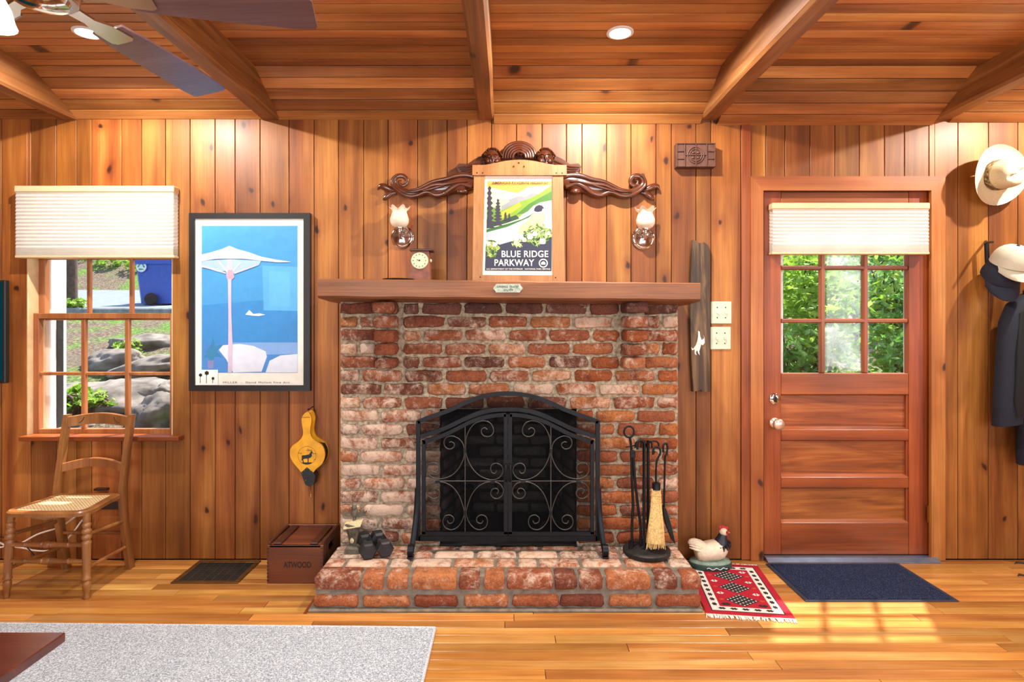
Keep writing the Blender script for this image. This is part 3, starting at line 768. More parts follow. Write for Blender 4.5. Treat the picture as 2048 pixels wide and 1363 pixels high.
# ------------------------------------------------------------------ framed umbrella print
YP = -.028
K = (D0 + YP) / F / 3.685
def U(x, z): return (FXx(370 + x / 3.685, YP), FZ(420 + z / 3.685, YP))
pic = thing('framed_print', 'large black-framed print of a white parasol against blue', 'picture', (U(474, 1330)[0], -.01, U(474, 1330)[1]))
def rectU(x0, z0, x1, z1): a = U(x0, z0); b = U(x1, z1); return a[0], b[0], b[1], a[1]
BLK = simple('frame_black', '#1c1a1c', .4)
o0 = (28, 20, 920, 1332); i0 = (70, 62, 873, 1290)
for q in ([(o0[0], o0[1]), (o0[2], o0[1]), (i0[2], i0[1]), (i0[0], i0[1])], [(o0[2], o0[1]), (o0[2], o0[3]), (i0[2], i0[3]), (i0[2], i0[1])],
          [(o0[2], o0[3]), (o0[0], o0[3]), (i0[0], i0[3]), (i0[2], i0[3])], [(o0[0], o0[3]), (o0[0], o0[1]), (i0[0], i0[1]), (i0[0], i0[3])]):
    MB().prism([U(*p) for p in q], YP, -.002).build('frame_bar', BLK, pic)
a, b, c, d = rectU(66, 58, 877, 1294); mount = MB().box(a, b, YP + .008, YP + .012, c, d).build('mount', art('', '#ece8de'), pic)
lay = [0]
def layer(name, pts, hexc, smooth=True, n=4):
    lay[0] += 1; yy = YP + .008 - lay[0] * .0002
    p = [U(*q) for q in pts]
    if smooth: p = [(v.x, v.y) for v in cr([Vector((x, z, 0)) for x, z in p], n, True)]
    return MB().prism(p, yy, yy + .00015).build(name, art('', hexc), mount)
layer('blue_ground', [(117, 113), (826, 113), (826, 1198), (117, 1198)], '#4194d0', False)
layer('lower_blue', [(121, 700), (826, 640), (826, 985), (121, 1000)], '#3586c8', False)
layer('pale_picture', [(565, 408), (826, 418), (826, 742), (575, 738)], '#55a6dc', False)
layer('pale_picture_field', [(615, 445), (770, 455), (770, 715), (620, 705)], '#5eaee0', False)
layer('foreground_shade', [(121, 985), (826, 970), (826, 1198), (121, 1198)], '#4384c8', False)
layer('haze_band', [(340, 975), (826, 975), (826, 1060), (340, 1070)], '#7ba4da', False)
layer('white_shape', [(275, 995), (400, 985), (500, 1000), (590, 1040), (600, 1080), (560, 1190), (350, 1196), (300, 1100), (245, 1030)], '#d3dae8', False)
layer('white_shape', [(590, 1196), (620, 1110), (700, 1070), (826, 1060), (826, 1196)], '#d3dae8', False)
layer('plant', [(125, 1010), (150, 1040), (190, 990), (200, 930), (215, 1000), (270, 990), (230, 1040), (265, 1080), (215, 1075), (200, 1120), (165, 1085), (130, 1090), (155, 1055)], '#2f7fae', False)
layer('plant_pot', [(160, 1110), (210, 1105), (205, 1165), (165, 1170)], '#7b84b8', False)
layer('white_birds', [(440, 770), (470, 735), (500, 765), (545, 760), (590, 770), (540, 780), (500, 778)], '#dfeef6', False)
layer('canopy_under', [(121, 372), (330, 360), (560, 372), (540, 405), (360, 470), (330, 440), (240, 455), (121, 415)], '#9dbbe2', False)
layer('parasol_pole', [(312, 360), (342, 360), (345, 470), (338, 520), (338, 760), (347, 980), (342, 1196), (312, 1196), (315, 980), (316, 760), (312, 520), (300, 480)], '#c6b7cc', False)
layer('canopy_hub', [(315, 440), (345, 440), (362, 492), (345, 508), (310, 508), (300, 492)], '#bb9aae', False)
for q in ([(232, 368), (245, 366), (312, 450), (300, 455)], [(400, 385), (412, 390), (352, 452), (346, 445)], [(121, 408), (200, 425), (300, 460), (296, 468), (190, 436), (121, 420)], [(520, 402), (525, 410), (365, 468), (362, 460)]):
    layer('canopy_rib', q, '#cdbfcc', False)
layer('canopy', [(119, 326), (180, 312), (270, 285), (325, 262), (380, 285), (470, 310), (560, 342), (660, 362), (780, 380), (690, 384), (560, 372), (440, 358), (325, 356), (220, 358), (119, 375)], '#e4dfe2', False)
a, b, c, d = rectU(78, 1176, 240, 1288); MB().box(a, b, YP + .0035, YP + .0045, c, d).build('corner_card', art('', '#f4f1ea'), mount)
m = MB()
for cx_, cz_, r_, bz in ((112, 1215, 15, 1275), (158, 1200, 19, 1276), (204, 1240, 13, 1274)):
    p = U(cx_, cz_); q = U(cx_ - 2, bz)
    pts = [(p[0] + math.cos(k * .524) * r_ * K * (1 if k % 2 else .7), p[1] + math.sin(k * .524) * r_ * K * (1 if k % 2 else .7)) for k in range(12)]
    m.prism(pts, YP + .003, YP + .0035); m.box(q[0] - 2 * K, q[0] + 2 * K, YP + .003, YP + .0035, q[1], p[1])
m.build('palm_mark', BLK, mount)
u = U(520, 1270); text('caption', "MILLER  -  David Mallam Fine Art", .013, art('', '#6a6a70'), mount, Matrix.Translation((u[0], YP + .007, u[1])), width=K * 490, space=1.15)
PG = glassmat('picture_glass'); a, b, c, d = rectU(70, 62, 873, 1290); MB().box(a, b, YP + .0015, YP + .0025, c, d).build('glazing', PG, pic)

# ------------------------------------------------------------------ oak-framed parkway poster on the mantel
KP = (D0 - .2) / F / 5.45
pb = Vector((FXx(940 + 535 / 5.45, -.2), -.245, 1.4745))
lean = Matrix.Translation(pb) @ Matrix.Rotation(math.radians(-4.5), 4, 'X')
zbot = 1385
def V2(x, z): return ((x - 535) * KP, (zbot - z) * KP)
post = thing('poster_frame', 'oak-framed mountain road poster leaning on the mantel', 'poster', pb)
def pr(name, pts, y0, y1, mat, parent): return MB().prism([V2(*p) for p in pts], y0, y1).xf(lean).build(name, mat, parent)
pr('side_bar', [(45, 200), (165, 200), (140, 1385), (35, 1385)], -.02, 0, OAKW, post)
pr('side_bar', [(898, 200), (1010, 200), (1022, 1385), (890, 1385)], -.02, 0, OAKW, post)
pr('bottom_bar', [(140, 1296), (897, 1300), (890, 1385), (140, 1385)], -.02, 0, OAKW, post)
topc = [(30, 212), (30, 100)] + [(30 + 1018 * t, 100 - 58 * math.sin(math.pi * max(0, min(1, (t - .12) / .76))) ** 1.3) for t in [k / 16 for k in range(1, 16)]] + [(1048, 100), (1048, 212)]
pr('top_bar', topc, -.027, 0, OAKW, post)
m = MB()
for x, z in ((532, 76), (476, 117), (588, 117)): 
    q = V2(x, z); m.box(q[0] - .0045, q[0] + .0045, -.031, -.026, q[1] - .0045, q[1] + .0045, .002)
m.xf(lean).build('square_stud', BRASS, post)
m = MB()
for x, z in ((80, 188), (140, 188), (935, 190), (998, 190), (118, 1320), (922, 1325)):
    q = V2(x, z); m.box(q[0] - .003, q[0] + .003, -.0285 if z < 300 else -.021, -.0, q[1] - .003, q[1] + .003)
m.xf(lean).build('peg', BACKD, post)
paper = pr('paper', [(150, 210), (912, 210), (905, 1310), (135, 1310)], -.0105, -.008, art('', '#f1ead8'), post)
pl_n = [0]
def pp(name, pts, hexc, sm=False):
    pl_n[0] += 1; y = -.0105 - pl_n[0] * .00012
    p = [V2(*q) for q in pts]
    if sm: p = [(v.x, v.y) for v in cr([Vector((x, z, 0)) for x, z in p], 4, True)]
    return MB().prism(p, y, y + .0001).xf(lean).build(name, art('', hexc), paper)
pp('sky', [(188, 268), (890, 270), (886, 700), (184, 700)], '#e6d7a2')
pp('sky_top', [(188, 268), (890, 270), (890, 310), (640, 330), (520, 400), (330, 360), (188, 330)], '#d59d45')
pp('far_ridge', [(340, 540), (430, 470), (530, 432), (600, 440), (660, 405), (715, 398), (760, 420), (700, 520), (500, 600), (340, 600)], '#85868c')
pp('far_ridge', [(300, 470), (400, 475), (440, 490), (350, 540), (300, 540)], '#a3a596')
pp('hillside', [(330, 600), (450, 540), (560, 490), (650, 460), (760, 400), (888, 312), (886, 620), (600, 640), (330, 720)], '#6f9128')
pp('hillside_dark', [(500, 640), (640, 520), (760, 450), (886, 380), (886, 520), (700, 560), (620, 620)], '#3f6d24')
pp('hillside_light', [(340, 610), (440, 560), (540, 500), (560, 540), (450, 620), (350, 680)], '#a9a52e')
pp('valley_green', [(186, 560), (330, 560), (340, 700), (186, 760)], '#60852a')
pp('lower_woods', [(184, 690), (300, 720), (500, 640), (540, 680), (400, 730), (184, 790)], '#24402a')
pp('rock_face', [(630, 600), (690, 540), (760, 505), (886, 480), (884, 720), (830, 640), (700, 620), (560, 690), (525, 690), (560, 640)], '#d3c8b8')
pp('road', [(182, 830), (400, 775), (560, 700), (700, 625), (800, 618), (820, 640), (800, 720), (680, 790), (600, 860), (560, 930), (330, 970), (180, 920)], '#a6afc8')
pp('road_sunlit', [(540, 770), (640, 690), (700, 628), (800, 620), (820, 650), (800, 720), (680, 790), (600, 850), (520, 850)], '#d9bf85')
pp('verge', [(182, 800), (400, 740), (560, 690), (640, 650), (690, 620), (640, 668), (420, 765), (182, 832)], '#28601f')
pp('tunnel', [(696, 600), (696, 575), (715, 545), (750, 530), (785, 540), (810, 575), (790, 570), (778, 600), (735, 610)], '#1c1730')
for tx, t0, t1, wd in ((214, 318, 760, 74), (305, 462, 740, 62), (388, 610, 700, 30), (428, 620, 700, 26)):
    r5 = random.Random(tx); pts = []; n = 9
    for k in range(n): 
        z = t0 + (t1 - t0) * k / (n - 1); ww = wd * (.2 + .8 * k / (n - 1)) ** .7
        pts += [(tx + ww * (.3 if k else 0), z), (tx + ww * r5.uniform(.75, 1.0), z + (t1 - t0) * .06)]
    left = [(max(187, 2 * tx - x + r5.uniform(-4, 4)), z) for x, z in reversed(pts)]
    pp('pine_silhouette', pts + left, '#2d2c3c')
pp('navy_field', [(176, 985), (330, 965), (450, 930), (540, 940), (700, 900), (884, 880), (878, 1252), (168, 1246)], '#262a40')
r6 = random.Random(5)
def leaves(cx_, cz_, rx, rz, n, cols):
    for c_ in cols:
        m = MB(); pl_n[0] += 1; y = -.0105 - pl_n[0] * .00012
        for _ in range(n):
            a = r6.uniform(0, 6.28); rad = math.sqrt(r6.random()); x, z = cx_ + math.cos(a) * rad * rx, cz_ + math.sin(a) * rad * rz
            b_ = r6.uniform(0, 6.28); l = r6.uniform(18, 34); dx, dz = math.cos(b_) * l, math.sin(b_) * l
            q = [(x - dx, z - dz), (x - dz * .28, z + dx * .28), (x + dx, z + dz), (x + dz * .28, z - dx * .28)]
            q = [(min(884, max(178, a_)), c__) for a_, c__ in q]
            m.prism([V2(*p) for p in q], y, y + .0001)
        m.xf(lean).build('foliage', art('', c_), paper)['kind'] = 'stuff'
leaves(240, 1010, 75, 90, 30, ('#26461c', '#5f8a2e', '#a9b860'))
leaves(740, 860, 150, 120, 60, ('#1f3a1c', '#46732a', '#93ad62'))
leaves(510, 940, 60, 60, 14, ('#4f7a3a', '#b7cf86'))
for x, z, r_, c_ in ((205, 955, 26, '#f1d9b0'), (270, 965, 28, '#f3dcb5'), (505, 895, 34, '#f6e3b4'), (500, 950, 28, '#efd59a'), (650, 880, 34, '#f7d9d2'), (705, 850, 30, '#f3cfcb'), (785, 930, 38, '#f8e2d2'), (590, 915, 28, '#f1dba6')):
    pp('blossom', [(x + r_ * math.cos(k * .785) * (1 if k % 2 else .82), z + r_ * math.sin(k * .785) * (1 if k % 2 else .82)) for k in range(8)], c_, True)
yl_ = -.0105 - pl_n[0] * .00012 - .0004
WT = art('', '#f6f2ea')
def ptxt(s, x, z, size, wd, mat, bold=0): 
    q = V2(x, z); return text('lettering', s, size, mat, paper, lean @ Matrix.Translation((q[0], yl_, q[1])), .0002, wd * KP, bold, 1.05)
ptxt("AMERICA'S FAVORITE HIGHWAY", 548, 292, .016, 615, art('', '#33301f'), .0003)
ptxt('BLUE RIDGE', 593, 1072, .046, 500, WT, .0006); ptxt('PARKWAY', 478, 1166, .046, 425, WT, .0006)
ptxt('U.S. DEPARTMENT OF THE INTERIOR   NATIONAL PARK SERVICE', 525, 1232, .009, 680, WT)
q = V2(792, 1168); m = MB()
for k in range(24):
    a, b = 2 * math.pi * k / 24, 2 * math.pi * (k + 1) / 24
    m.prism([(q[0] + r_ * KP * math.cos(t), q[1] + r_ * KP * math.sin(t)) for r_, t in ((48, a), (48, b), (37, b), (37, a))], yl_, yl_ + .0002)
m.prism([(q[0] + x * KP, q[1] + z * KP) for x, z in ((-24, -16), (22, -16), (24, 2), (6, 20), (-10, 14), (-24, 4))], yl_, yl_ + .0002)
m.xf(lean).build('round_emblem', WT, paper)

# ------------------------------------------------------------------ carved ornament with cherub heads
orn = thing('carved_ornament', 'dark carved wooden cresting with scrolls, wings and two heads above the poster', 'carving', (FXx(1037, -.03), 0, FZ(400, -.03)))
YO = -.03
def arm(mir):
    def Q(x, z, y=0): 
        px = 750 + x / 10.24
        if mir: px = 2 * 1037.3 - px
        return P(px, 280 + z / 10.24, YO + y)
    kz = (D0 + YO) / F / 10.24
    m = MB()
    main = [(2080, 820), (1850, 870), (1620, 925), (1370, 985), (1120, 985), (900, 1075), (700, 1090), (520, 1030), (400, 930), (385, 820), (450, 745), (560, 730), (640, 795), (645, 880), (585, 930), (515, 900), (500, 840), (545, 830)]
    rad = [150, 165, 165, 150, 125, 105, 88, 75, 62, 55, 52, 50, 46, 42, 36, 30, 24, 14]
    m.tube(cr([Q(*p) for p in main], 6), [r_ * kz for r_ in crv(rad, 6)], 12, flat=.55, up=(0, 1, 0))
    strands = [([(2060, 760), (1850, 720), (1650, 740), (1450, 800), (1200, 850), (1020, 930), (860, 1000), (690, 1020)], [70, 60, 55, 48, 42, 36, 28, 14], -.014),
               ([(1900, 840), (1700, 850), (1450, 900), (1200, 920), (1000, 1000), (800, 1050), (620, 1050)], [30, 45, 48, 42, 36, 30, 16], -.022),
               ([(1980, 960), (1760, 900), (1580, 980), (1430, 1090), (1250, 1130), (1060, 1065), (880, 1130), (720, 1150), (560, 1100), (430, 1010), (345, 900), (370, 770), (460, 710)], [45, 60, 66, 66, 60, 52, 50, 46, 42, 36, 30, 24, 12], -.012),
               ([(1750, 800), (1550, 850), (1380, 930), (1180, 990), (980, 1040)], [16, 26, 30, 26, 12], -.026)]
    for pts, rd, yo in strands: m.tube(cr([Q(x, z, yo) for x, z in pts], 5), [r_ * kz for r_ in crv(rd, 5)], 10)
    m.build('scroll_arm', CARVEW, orn, 60)
    m = MB(); m.ball(Q(1780, 1050, -.012), 115 * kz, .014, 62 * kz); m.build('carved_bud', CARVEW, orn, 60)
    m = MB()
    for pts, rd in (([(430, 1050), (320, 1010), (200, 960), (110, 950), (50, 1020)], [25, 60, 72, 55, 8]), ([(440, 1070), (340, 1090), (250, 1150), (190, 1205), (160, 1225)], [25, 60, 62, 40, 6])):
        m.tube(cr([Q(x, z, .008) for x, z in pts], 5), [r_ * kz for r_ in crv(rd, 5)], 10, flat=.7, up=(0, 1, 0))
    m.build('leaf_tail', CARVEW, orn, 60)
    w_ = MB()
    wp = [(1660, 560), (1720, 490), (1900, 500), (2050, 395), (2200, 330), (2300, 400), (2250, 640), (2050, 740), (1850, 720), (1740, 690)]
    pts = [Q(*p) for p in wp]; w_.prism([(p.x, p.z) for p in pts], YO - .012, -.004)
    for k in range(4): w_.tube(cr([Q(1700 + 35 * k, 560 + 38 * k, -.012), Q(1950, 530 + 52 * k, -.016), Q(2220, 420 + 62 * k, -.014)], 4), [.003, .0055, .006], 6)
    w_.build('wing', CARVEW, orn, 40)
    # head: face with brow, nose, eyes, cheeks and a cap of curls
    hc = P(984.6 if not mir else 2 * 1037.3 - 984.6, 318, YO - .02); h = MB()
    h.ball(hc, .045, .035, .055, 18, 12); h.ball(hc + Vector((0, -.036, -.004)), .008, .014, .018, 10, 7)
    for s_ in (-1, 1):
        h.ball(hc + Vector((s_ * .017, -.03, .006)), .009, .007, .006, 10, 6); h.ball(hc + Vector((s_ * .022, -.026, -.018)), .015, .012, .014, 10, 6)
        h.tube([hc + Vector((s_ * .006, -.034, .014)), hc + Vector((s_ * .018, -.034, .019)), hc + Vector((s_ * .03, -.026, .014))], .004, 6)
    h.tube([hc + Vector((-.012, -.033, -.03)), hc + Vector((0, -.037, -.032)), hc + Vector((.012, -.033, -.03))], .004, 6)
    ho = h.build('cherub_head', CARVEW, orn, 60)
    c = MB(); r7 = random.Random(4)
    for k in range(46):
        a = r7.uniform(-.35, math.pi + .35); t = r7.uniform(.3, 1.0)
        p = hc + Vector((math.cos(a) * .047, -.035 * (1 - t) * 1.1 + .006, max(.018, math.sin(a) * .058 * (.72 + .3 * t))))
        c.tube([p + Vector((-.007, 0, -.004)), p + Vector((0, -.007, .003)), p + Vector((.007, 0, -.004))], .0048, 6)
    c.build('curls', CARVEW, ho, 60)
arm(False); arm(True)
m = MB(); cc = P(1038, 318, YO)
for k in range(5):
    r_ = .088 - k * .0135; m.tube([cc + Vector((r_ * math.cos(a), -.008 - .004 * k, .0 + r_ * 1.0 * math.sin(a) ** .8 if math.sin(a) > 0 else 0)) for a in [math.pi * t / 14 for t in range(15)]], .0085, 8)
m.prism([(cc.x + .088 * math.cos(math.pi * t / 14), cc.z + .088 * max(0, math.sin(math.pi * t / 14)) ** .8) for t in range(15)], YO - .004, -.004)
m.build('fan_shell', CARVEW, orn, 60)
MB().lathe([(.017, 0), (.021, .004), (.021, .012), (.014, .018), (.010, .012), (.009, .002)], 16, P(1040, 305, YO - .012), 'y').build('carved_ring', CARVEW, orn, 60)
MB().lathe([(0, 0), (.011, 0), (.011, .002), (0, .002)], 14, P(1040, 305, YO - .016), 'y').build('ring_hollow', SOOT, orn)

# ------------------------------------------------------------------ carved tile block
tl = thing('carved_block', 'small carved brown wooden block with circle and squares, over the switches', 'carving', P(1390, 338, -.02))
TW = simple('brown_carving', '#5a382c', .55, var=.25, nscale=25, bump=.2)
ybk = -.055; X0, X1, Z0, Z1 = FXx(1353.5, ybk), FXx(1432, ybk), FZ(333, ybk), FZ(285.5, ybk)
MB().box(X0, X1, ybk + .008, -.002, Z0, Z1, .002).build('block', TW, tl)
W_, H_ = X1 - X0, Z1 - Z0
m = MB(); f = ybk; e = .0045
for x in (0, .2, .76, .965): m.box(X0 + W_ * x, X0 + W_ * x + e, f, f + .009, Z0, Z1, .001)
m.box(X0, X1, f, f + .009, Z1 - e, Z1, .001).box(X0, X1, f, f + .009, Z0, Z0 + e, .001)
for z in (.34, .66):
    m.box(X0, X0 + W_ * .2, f, f + .009, Z0 + H_ * z - e / 2, Z0 + H_ * z + e / 2, .001).box(X0 + W_ * .76, X1, f, f + .009, Z0 + H_ * z - e / 2, Z0 + H_ * z + e / 2, .001)
m.build('fretwork', TW, tl)
cx_, cz_ = X0 + W_ * .49, Z0 + H_ * .5; m = MB()
for r_ in (.043, .032): m.tube([(cx_ + r_ * math.cos(k * .2618), f + .004, cz_ + r_ * math.sin(k * .2618)) for k in range(25)], .0026, 6)
m.box(cx_ - .002, cx_ + .002, f, f + .008, Z0, Z1).box(X0 + W_ * .2, X0 + W_ * .76, f, f + .008, cz_ - .002, cz_ + .002)
for s1 in (-1, 1):
    for s2 in (-1, 1): m.ball((cx_ + s1 * .013, f + .005, cz_ + s2 * .013), .009, .004, .007, 8, 6)
m.build('rosette', TW, tl, 50)

# ------------------------------------------------------------------ wall sconces
FROST = translucent('frosted_glass', '#f6ead8', .35, .35)
def sconce(label, px, py, sx, sy_):
    c = P(px, py, -.004); t = thing('wall_sconce', label, 'sconce', c, 'sconces beside the poster')
    MB().lathe([(0, 0), (.060, 0), (.062, .005), (.055, .010), (.048, .011), (.044, .017), (.02, .022), (0, .023)], 32, c, 'y').build('back_plate', CHROME, t, 35)
    s = P(sx, sy_, -.075)
    m = MB().tube(cr([c + Vector((0, -.015, 0)), c + Vector((0, -.05, -.012)), Vector((s.x, s.y, s.z - .075)), Vector((s.x, s.y, s.z - .05))], 5), .008, 10)
    m.lathe([(.0, -.062), (.02, -.062), (.023, -.052), (.023, -.028), (.019, -.018)], 18, s, 'z'); m.build('lamp_holder', CHROME, t, 40)
    prof = [(.022, -.05), (.038, -.042), (.048, -.024), (.049, -.004), (.042, .018), (.036, .032), (.040, .044), (.052, .054)]
    m = MB(); n = 36; rings = []
    for i, (r_, h) in enumerate(prof):
        k_ = max(0, i - 4) / 3
        rings.append([s + Vector(((r_ * (1 + .10 * k_ * math.cos(6 * 2 * math.pi * k / n))) * math.cos(2 * math.pi * k / n), (r_ * (1 + .1 * k_ * math.cos(6 * 2 * math.pi * k / n))) * math.sin(2 * math.pi * k / n), h + .010 * k_ * math.cos(6 * 2 * math.pi * k / n))) for k in range(n)])
    m.loft(rings, cap=False); m.build('glass_shade', FROST, t, 60)
sconce('chrome wall sconce with frosted tulip shade above the clock', 805, 474, 799, 436)
sconce('chrome wall sconce with frosted tulip shade between poster and carved block', 1286, 476, 1291, 438)

# ------------------------------------------------------------------ mantel clock and dish
yk = -.245; MT = 1.4765
ck = thing('mantel_clock', 'small wooden mantel clock with cream round dial', 'clock', (FXx(839, yk), yk, MT))
xa, xb = FXx(818, yk), FXx(861, yk); zt = FZ(502, yk)
m = MB(); m.loft([[(xa, yk, MT), (xb, yk, MT), (xb, yk + .06, MT), (xa, yk + .06, MT)], [(xa + .012, yk, zt), (xb - .008, yk, zt), (xb - .008, yk + .06, zt), (xa + .012, yk + .06, zt)]])
m.build('case', simple('clock_redwood', '#7e4630', .5, var=.3, nscale=30), ck)
m = MB().box(FXx(820, yk) - .0, FXx(865, yk), yk - .016, yk + .075, zt, zt + .010, .002); m.build('cap_board', CRATED, ck)
dc = P(839.5, 521, yk - .001)
MB().lathe([(0, 0), (.041, 0), (.043, .004), (.040, .009), (0, .010)], 28, dc, 'y').build('dial', simple('dial_cream', '#dad1a9', .4, var=.04), ck, 35)
m = MB()
for k in range(12):
    a = k * math.pi / 6; q = dc + Vector((.031 * math.sin(a), -.0105, .031 * math.cos(a))); m.box(q.x - .002, q.x + .002, q.y - .001, q.y + .001, q.z - .002, q.z + .002)
m.build('hour_mark', IRON, ck)
m = MB().tube([dc + Vector((0, -.0115, 0)), dc + Vector((-.014, -.0115, .004))], .0014, 6).tube([dc + Vector((0, -.0115, 0)), dc + Vector((.004, -.0115, .003))], .0018, 6).ball(dc + Vector((0, -.011, 0)), .004, .002, .004, 8, 6); m.build('clock_hand', IRON, ck)
MB().ball(P(861.5, 521, yk + .02), .006, .006, .009, 10, 7).build('winding_knob', simple('dial_cream', '#dad1a9'), ck, 60)
ds = Vector((FXx(797, -.31), -.31, MT + .002)); 
tag(MB().lathe([(0, 0), (.045, 0), (.075, .010), (.078, .014), (.074, .013), (.044, .004), (0, .004)], 28, ds).build('dish', IRONG, None, 40), 'shallow grey metal dish lying on the mantel below the sconce', 'dish')

# ------------------------------------------------------------------ switch plates, plank with horse
def switch(label, px0, py0, px1, py1):
    y = -.007; a, b, c, d = FXx(px0, y), FXx(px1, y), FZ(py1, y), FZ(py0, y)
    t = thing('switch_plate', label, 'switch', ((a + b) / 2, 0, c), 'double light switches by the door')
    MB().box(a, b, y, -.0005, c, d, .0035).build('plate', CREAMP, t)
    w_ = (b - a); h = d - c
    for k in (.3, .7):
        MB().box(a + w_ * k - .0045, a + w_ * k + .0045, y - .010, y, c + h * .44, c + h * .56, .002).build('toggle', simple('toggle_cream', '#efe9cd', .35), t)
        for z in (.27, .73): MB().lathe([(0, 0), (.0035, 0), (.0035, .0012), (0, .0014)], 8, (a + w_ * k, y, c + h * z), 'y').build('screw', IRONG, t)
switch('upper of the two cream double switch plates beside the dark plank', 1422, 602.5, 1463.5, 647)
switch('lower of the two cream double switch plates beside the dark plank', 1421, 653.5, 1462, 698.5)
pk = thing('weathered_plank', 'dark weathered upright plank with white leaping horse behind the mantel end', 'plank', P(1400, 783, -.02))
yq = -.034
pts = [(1386, 783), (1404, 779), (1405, 783), (1421, 783), (1420, 700), (1420.5, 600), (1421, 500), (1417, 490), (1409, 484), (1400, 486), (1392, 482), (1386, 479), (1384, 500), (1381, 560), (1380, 640), (1382, 720)]
rings = [[(FXx(a, yq), yy, FZ(b, yq)) for a, b in pts] for yy in (-.001, yq + .004)] + [[(FXx(a + (1.2 if a < 1400 else -1.2), yq), yq, FZ(b, yq)) for a, b in pts]]
MB().loft(rings).build('plank', BOARKD, pk)
hs_ = [(1396, 661), (1399, 663), (1400, 672), (1403, 680), (1408, 676), (1407, 670), (1408.5, 676), (1409, 685), (1405, 690), (1402, 688), (1400, 696), (1398, 702), (1399, 710), (1396, 706), (1394, 700), (1391, 704), (1393, 710), (1389, 707), (1389, 698), (1384, 700), (1382, 694), (1386, 697), (1391, 690), (1394, 682), (1396, 672)]
MB().prism([(FXx(a, yq), FZ(b, yq)) for a, b in hs_], yq - .004, yq + .001).build('horse_figure', simple('horse_white', '#efe6da', .4), pk)
# ------------------------------------------------------------------ fire screen
YS = -.285
def S(x, z, y=0): return P(820 + x / 3.895, 770 + z / 3.895, YS + y)
scr = thing('fire_screen', 'black iron arched fireplace screen with two scrolled doors', 'fire screen', (S(765, 0).x, YS, HZ))
def barstrip(pts, w_, y0, y1, closed=False):
    """flat bar that follows pts (zoom units); width w_ lies in the picture plane"""
    p = [S(*q) for q in pts]; m = MB(); n = len(p); rings = []
    for i in range(n):
        t = (p[min(i + 1, n - 1)] - p[max(i - 1, 0)]).normalized(); nn = Vector((-t.z, 0, t.x)) * w_ / 2
        a, b = p[i] + nn, p[i] - nn
        rings.append([(a.x, YS + y0, a.z), (b.x, YS + y0, b.z), (b.x, YS + y1, b.z), (a.x, YS + y1, a.z)])
    return m.loft(rings)
kz = (D0 + YS) / F / 3.895
archo = [(62, 284), (150, 250), (250, 215), (340, 180), (430, 136), (530, 98), (640, 73), (765, 64)]
archo = archo + [(1526 - x, z) for x, z in archo[-2::-1]]
archi = [(85, 398), (180, 366), (280, 330), (380, 282), (470, 240), (560, 208), (660, 190), (765, 186)]
archi = archi + [(1526 - x, z) for x, z in archi[-2::-1]]
def smooth2(pts, n=4): return [(v.x, v.y) for v in cr([Vector((a, b, 0)) for a, b in pts], n)]
barstrip(smooth2(archo), 30 * kz, -.011, .011).build('arch_bar', IRON, scr, 40)
for x in (65, 1461): barstrip([(x, 275), (x, 1205)], 32 * kz, -.011, .011).build('side_bar', IRON, scr)
barstrip([(70, 1188), (1456, 1188)], 40 * kz, -.011, .011).build('bottom_bar', IRON, scr)
barstrip(smooth2(archi), 32 * kz, -.010, .010).build('inner_arch', IRON, scr, 40)
MESHM, nt_, bs_, out_ = newmat('wire_mesh')
tr_ = N(nt_, 'ShaderNodeBsdfTransparent'); mx_ = N(nt_, 'ShaderNodeMixShader'); bs_.inputs['Base Color'].default_value = (.004, .004, .005, 1); bs_.inputs['Roughness'].default_value = .8; bs_.inputs['Specular IOR Level'].default_value = .1
ck_ = N(nt_, 'ShaderNodeTexChecker', i_Scale=900.0); v_ = objcoord(nt_, (1, 1, 1)); nt_.links.new(v_, ck_.inputs['Vector']); 
mr_ = N(nt_, 'ShaderNodeMapRange'); mr_.inputs[3].default_value = .28; mr_.inputs[4].default_value = .36; nt_.links.new(ck_.outputs['Fac'], mr_.inputs[0])
nt_.links.new(mr_.outputs[0], mx_.inputs[0]); nt_.links.new(tr_.outputs[0], mx_.inputs[1]); nt_.links.new(bs_.outputs[0], mx_.inputs[2]); nt_.links.new(mx_.outputs[0], out_.inputs[0])
pts = smooth2(archo) ; pin = smooth2(archi)
MB().prism([(S(*p).x, S(*p).z) for p in pts] + [(S(*p).x, S(*p).z) for p in reversed(pin)], YS + .004, YS + .005).build('wire_mesh', MESHM, scr)
doorarch = [(104, 440), (180, 415), (280, 378), (380, 328), (470, 284), (560, 252), (660, 232), (748, 226)]
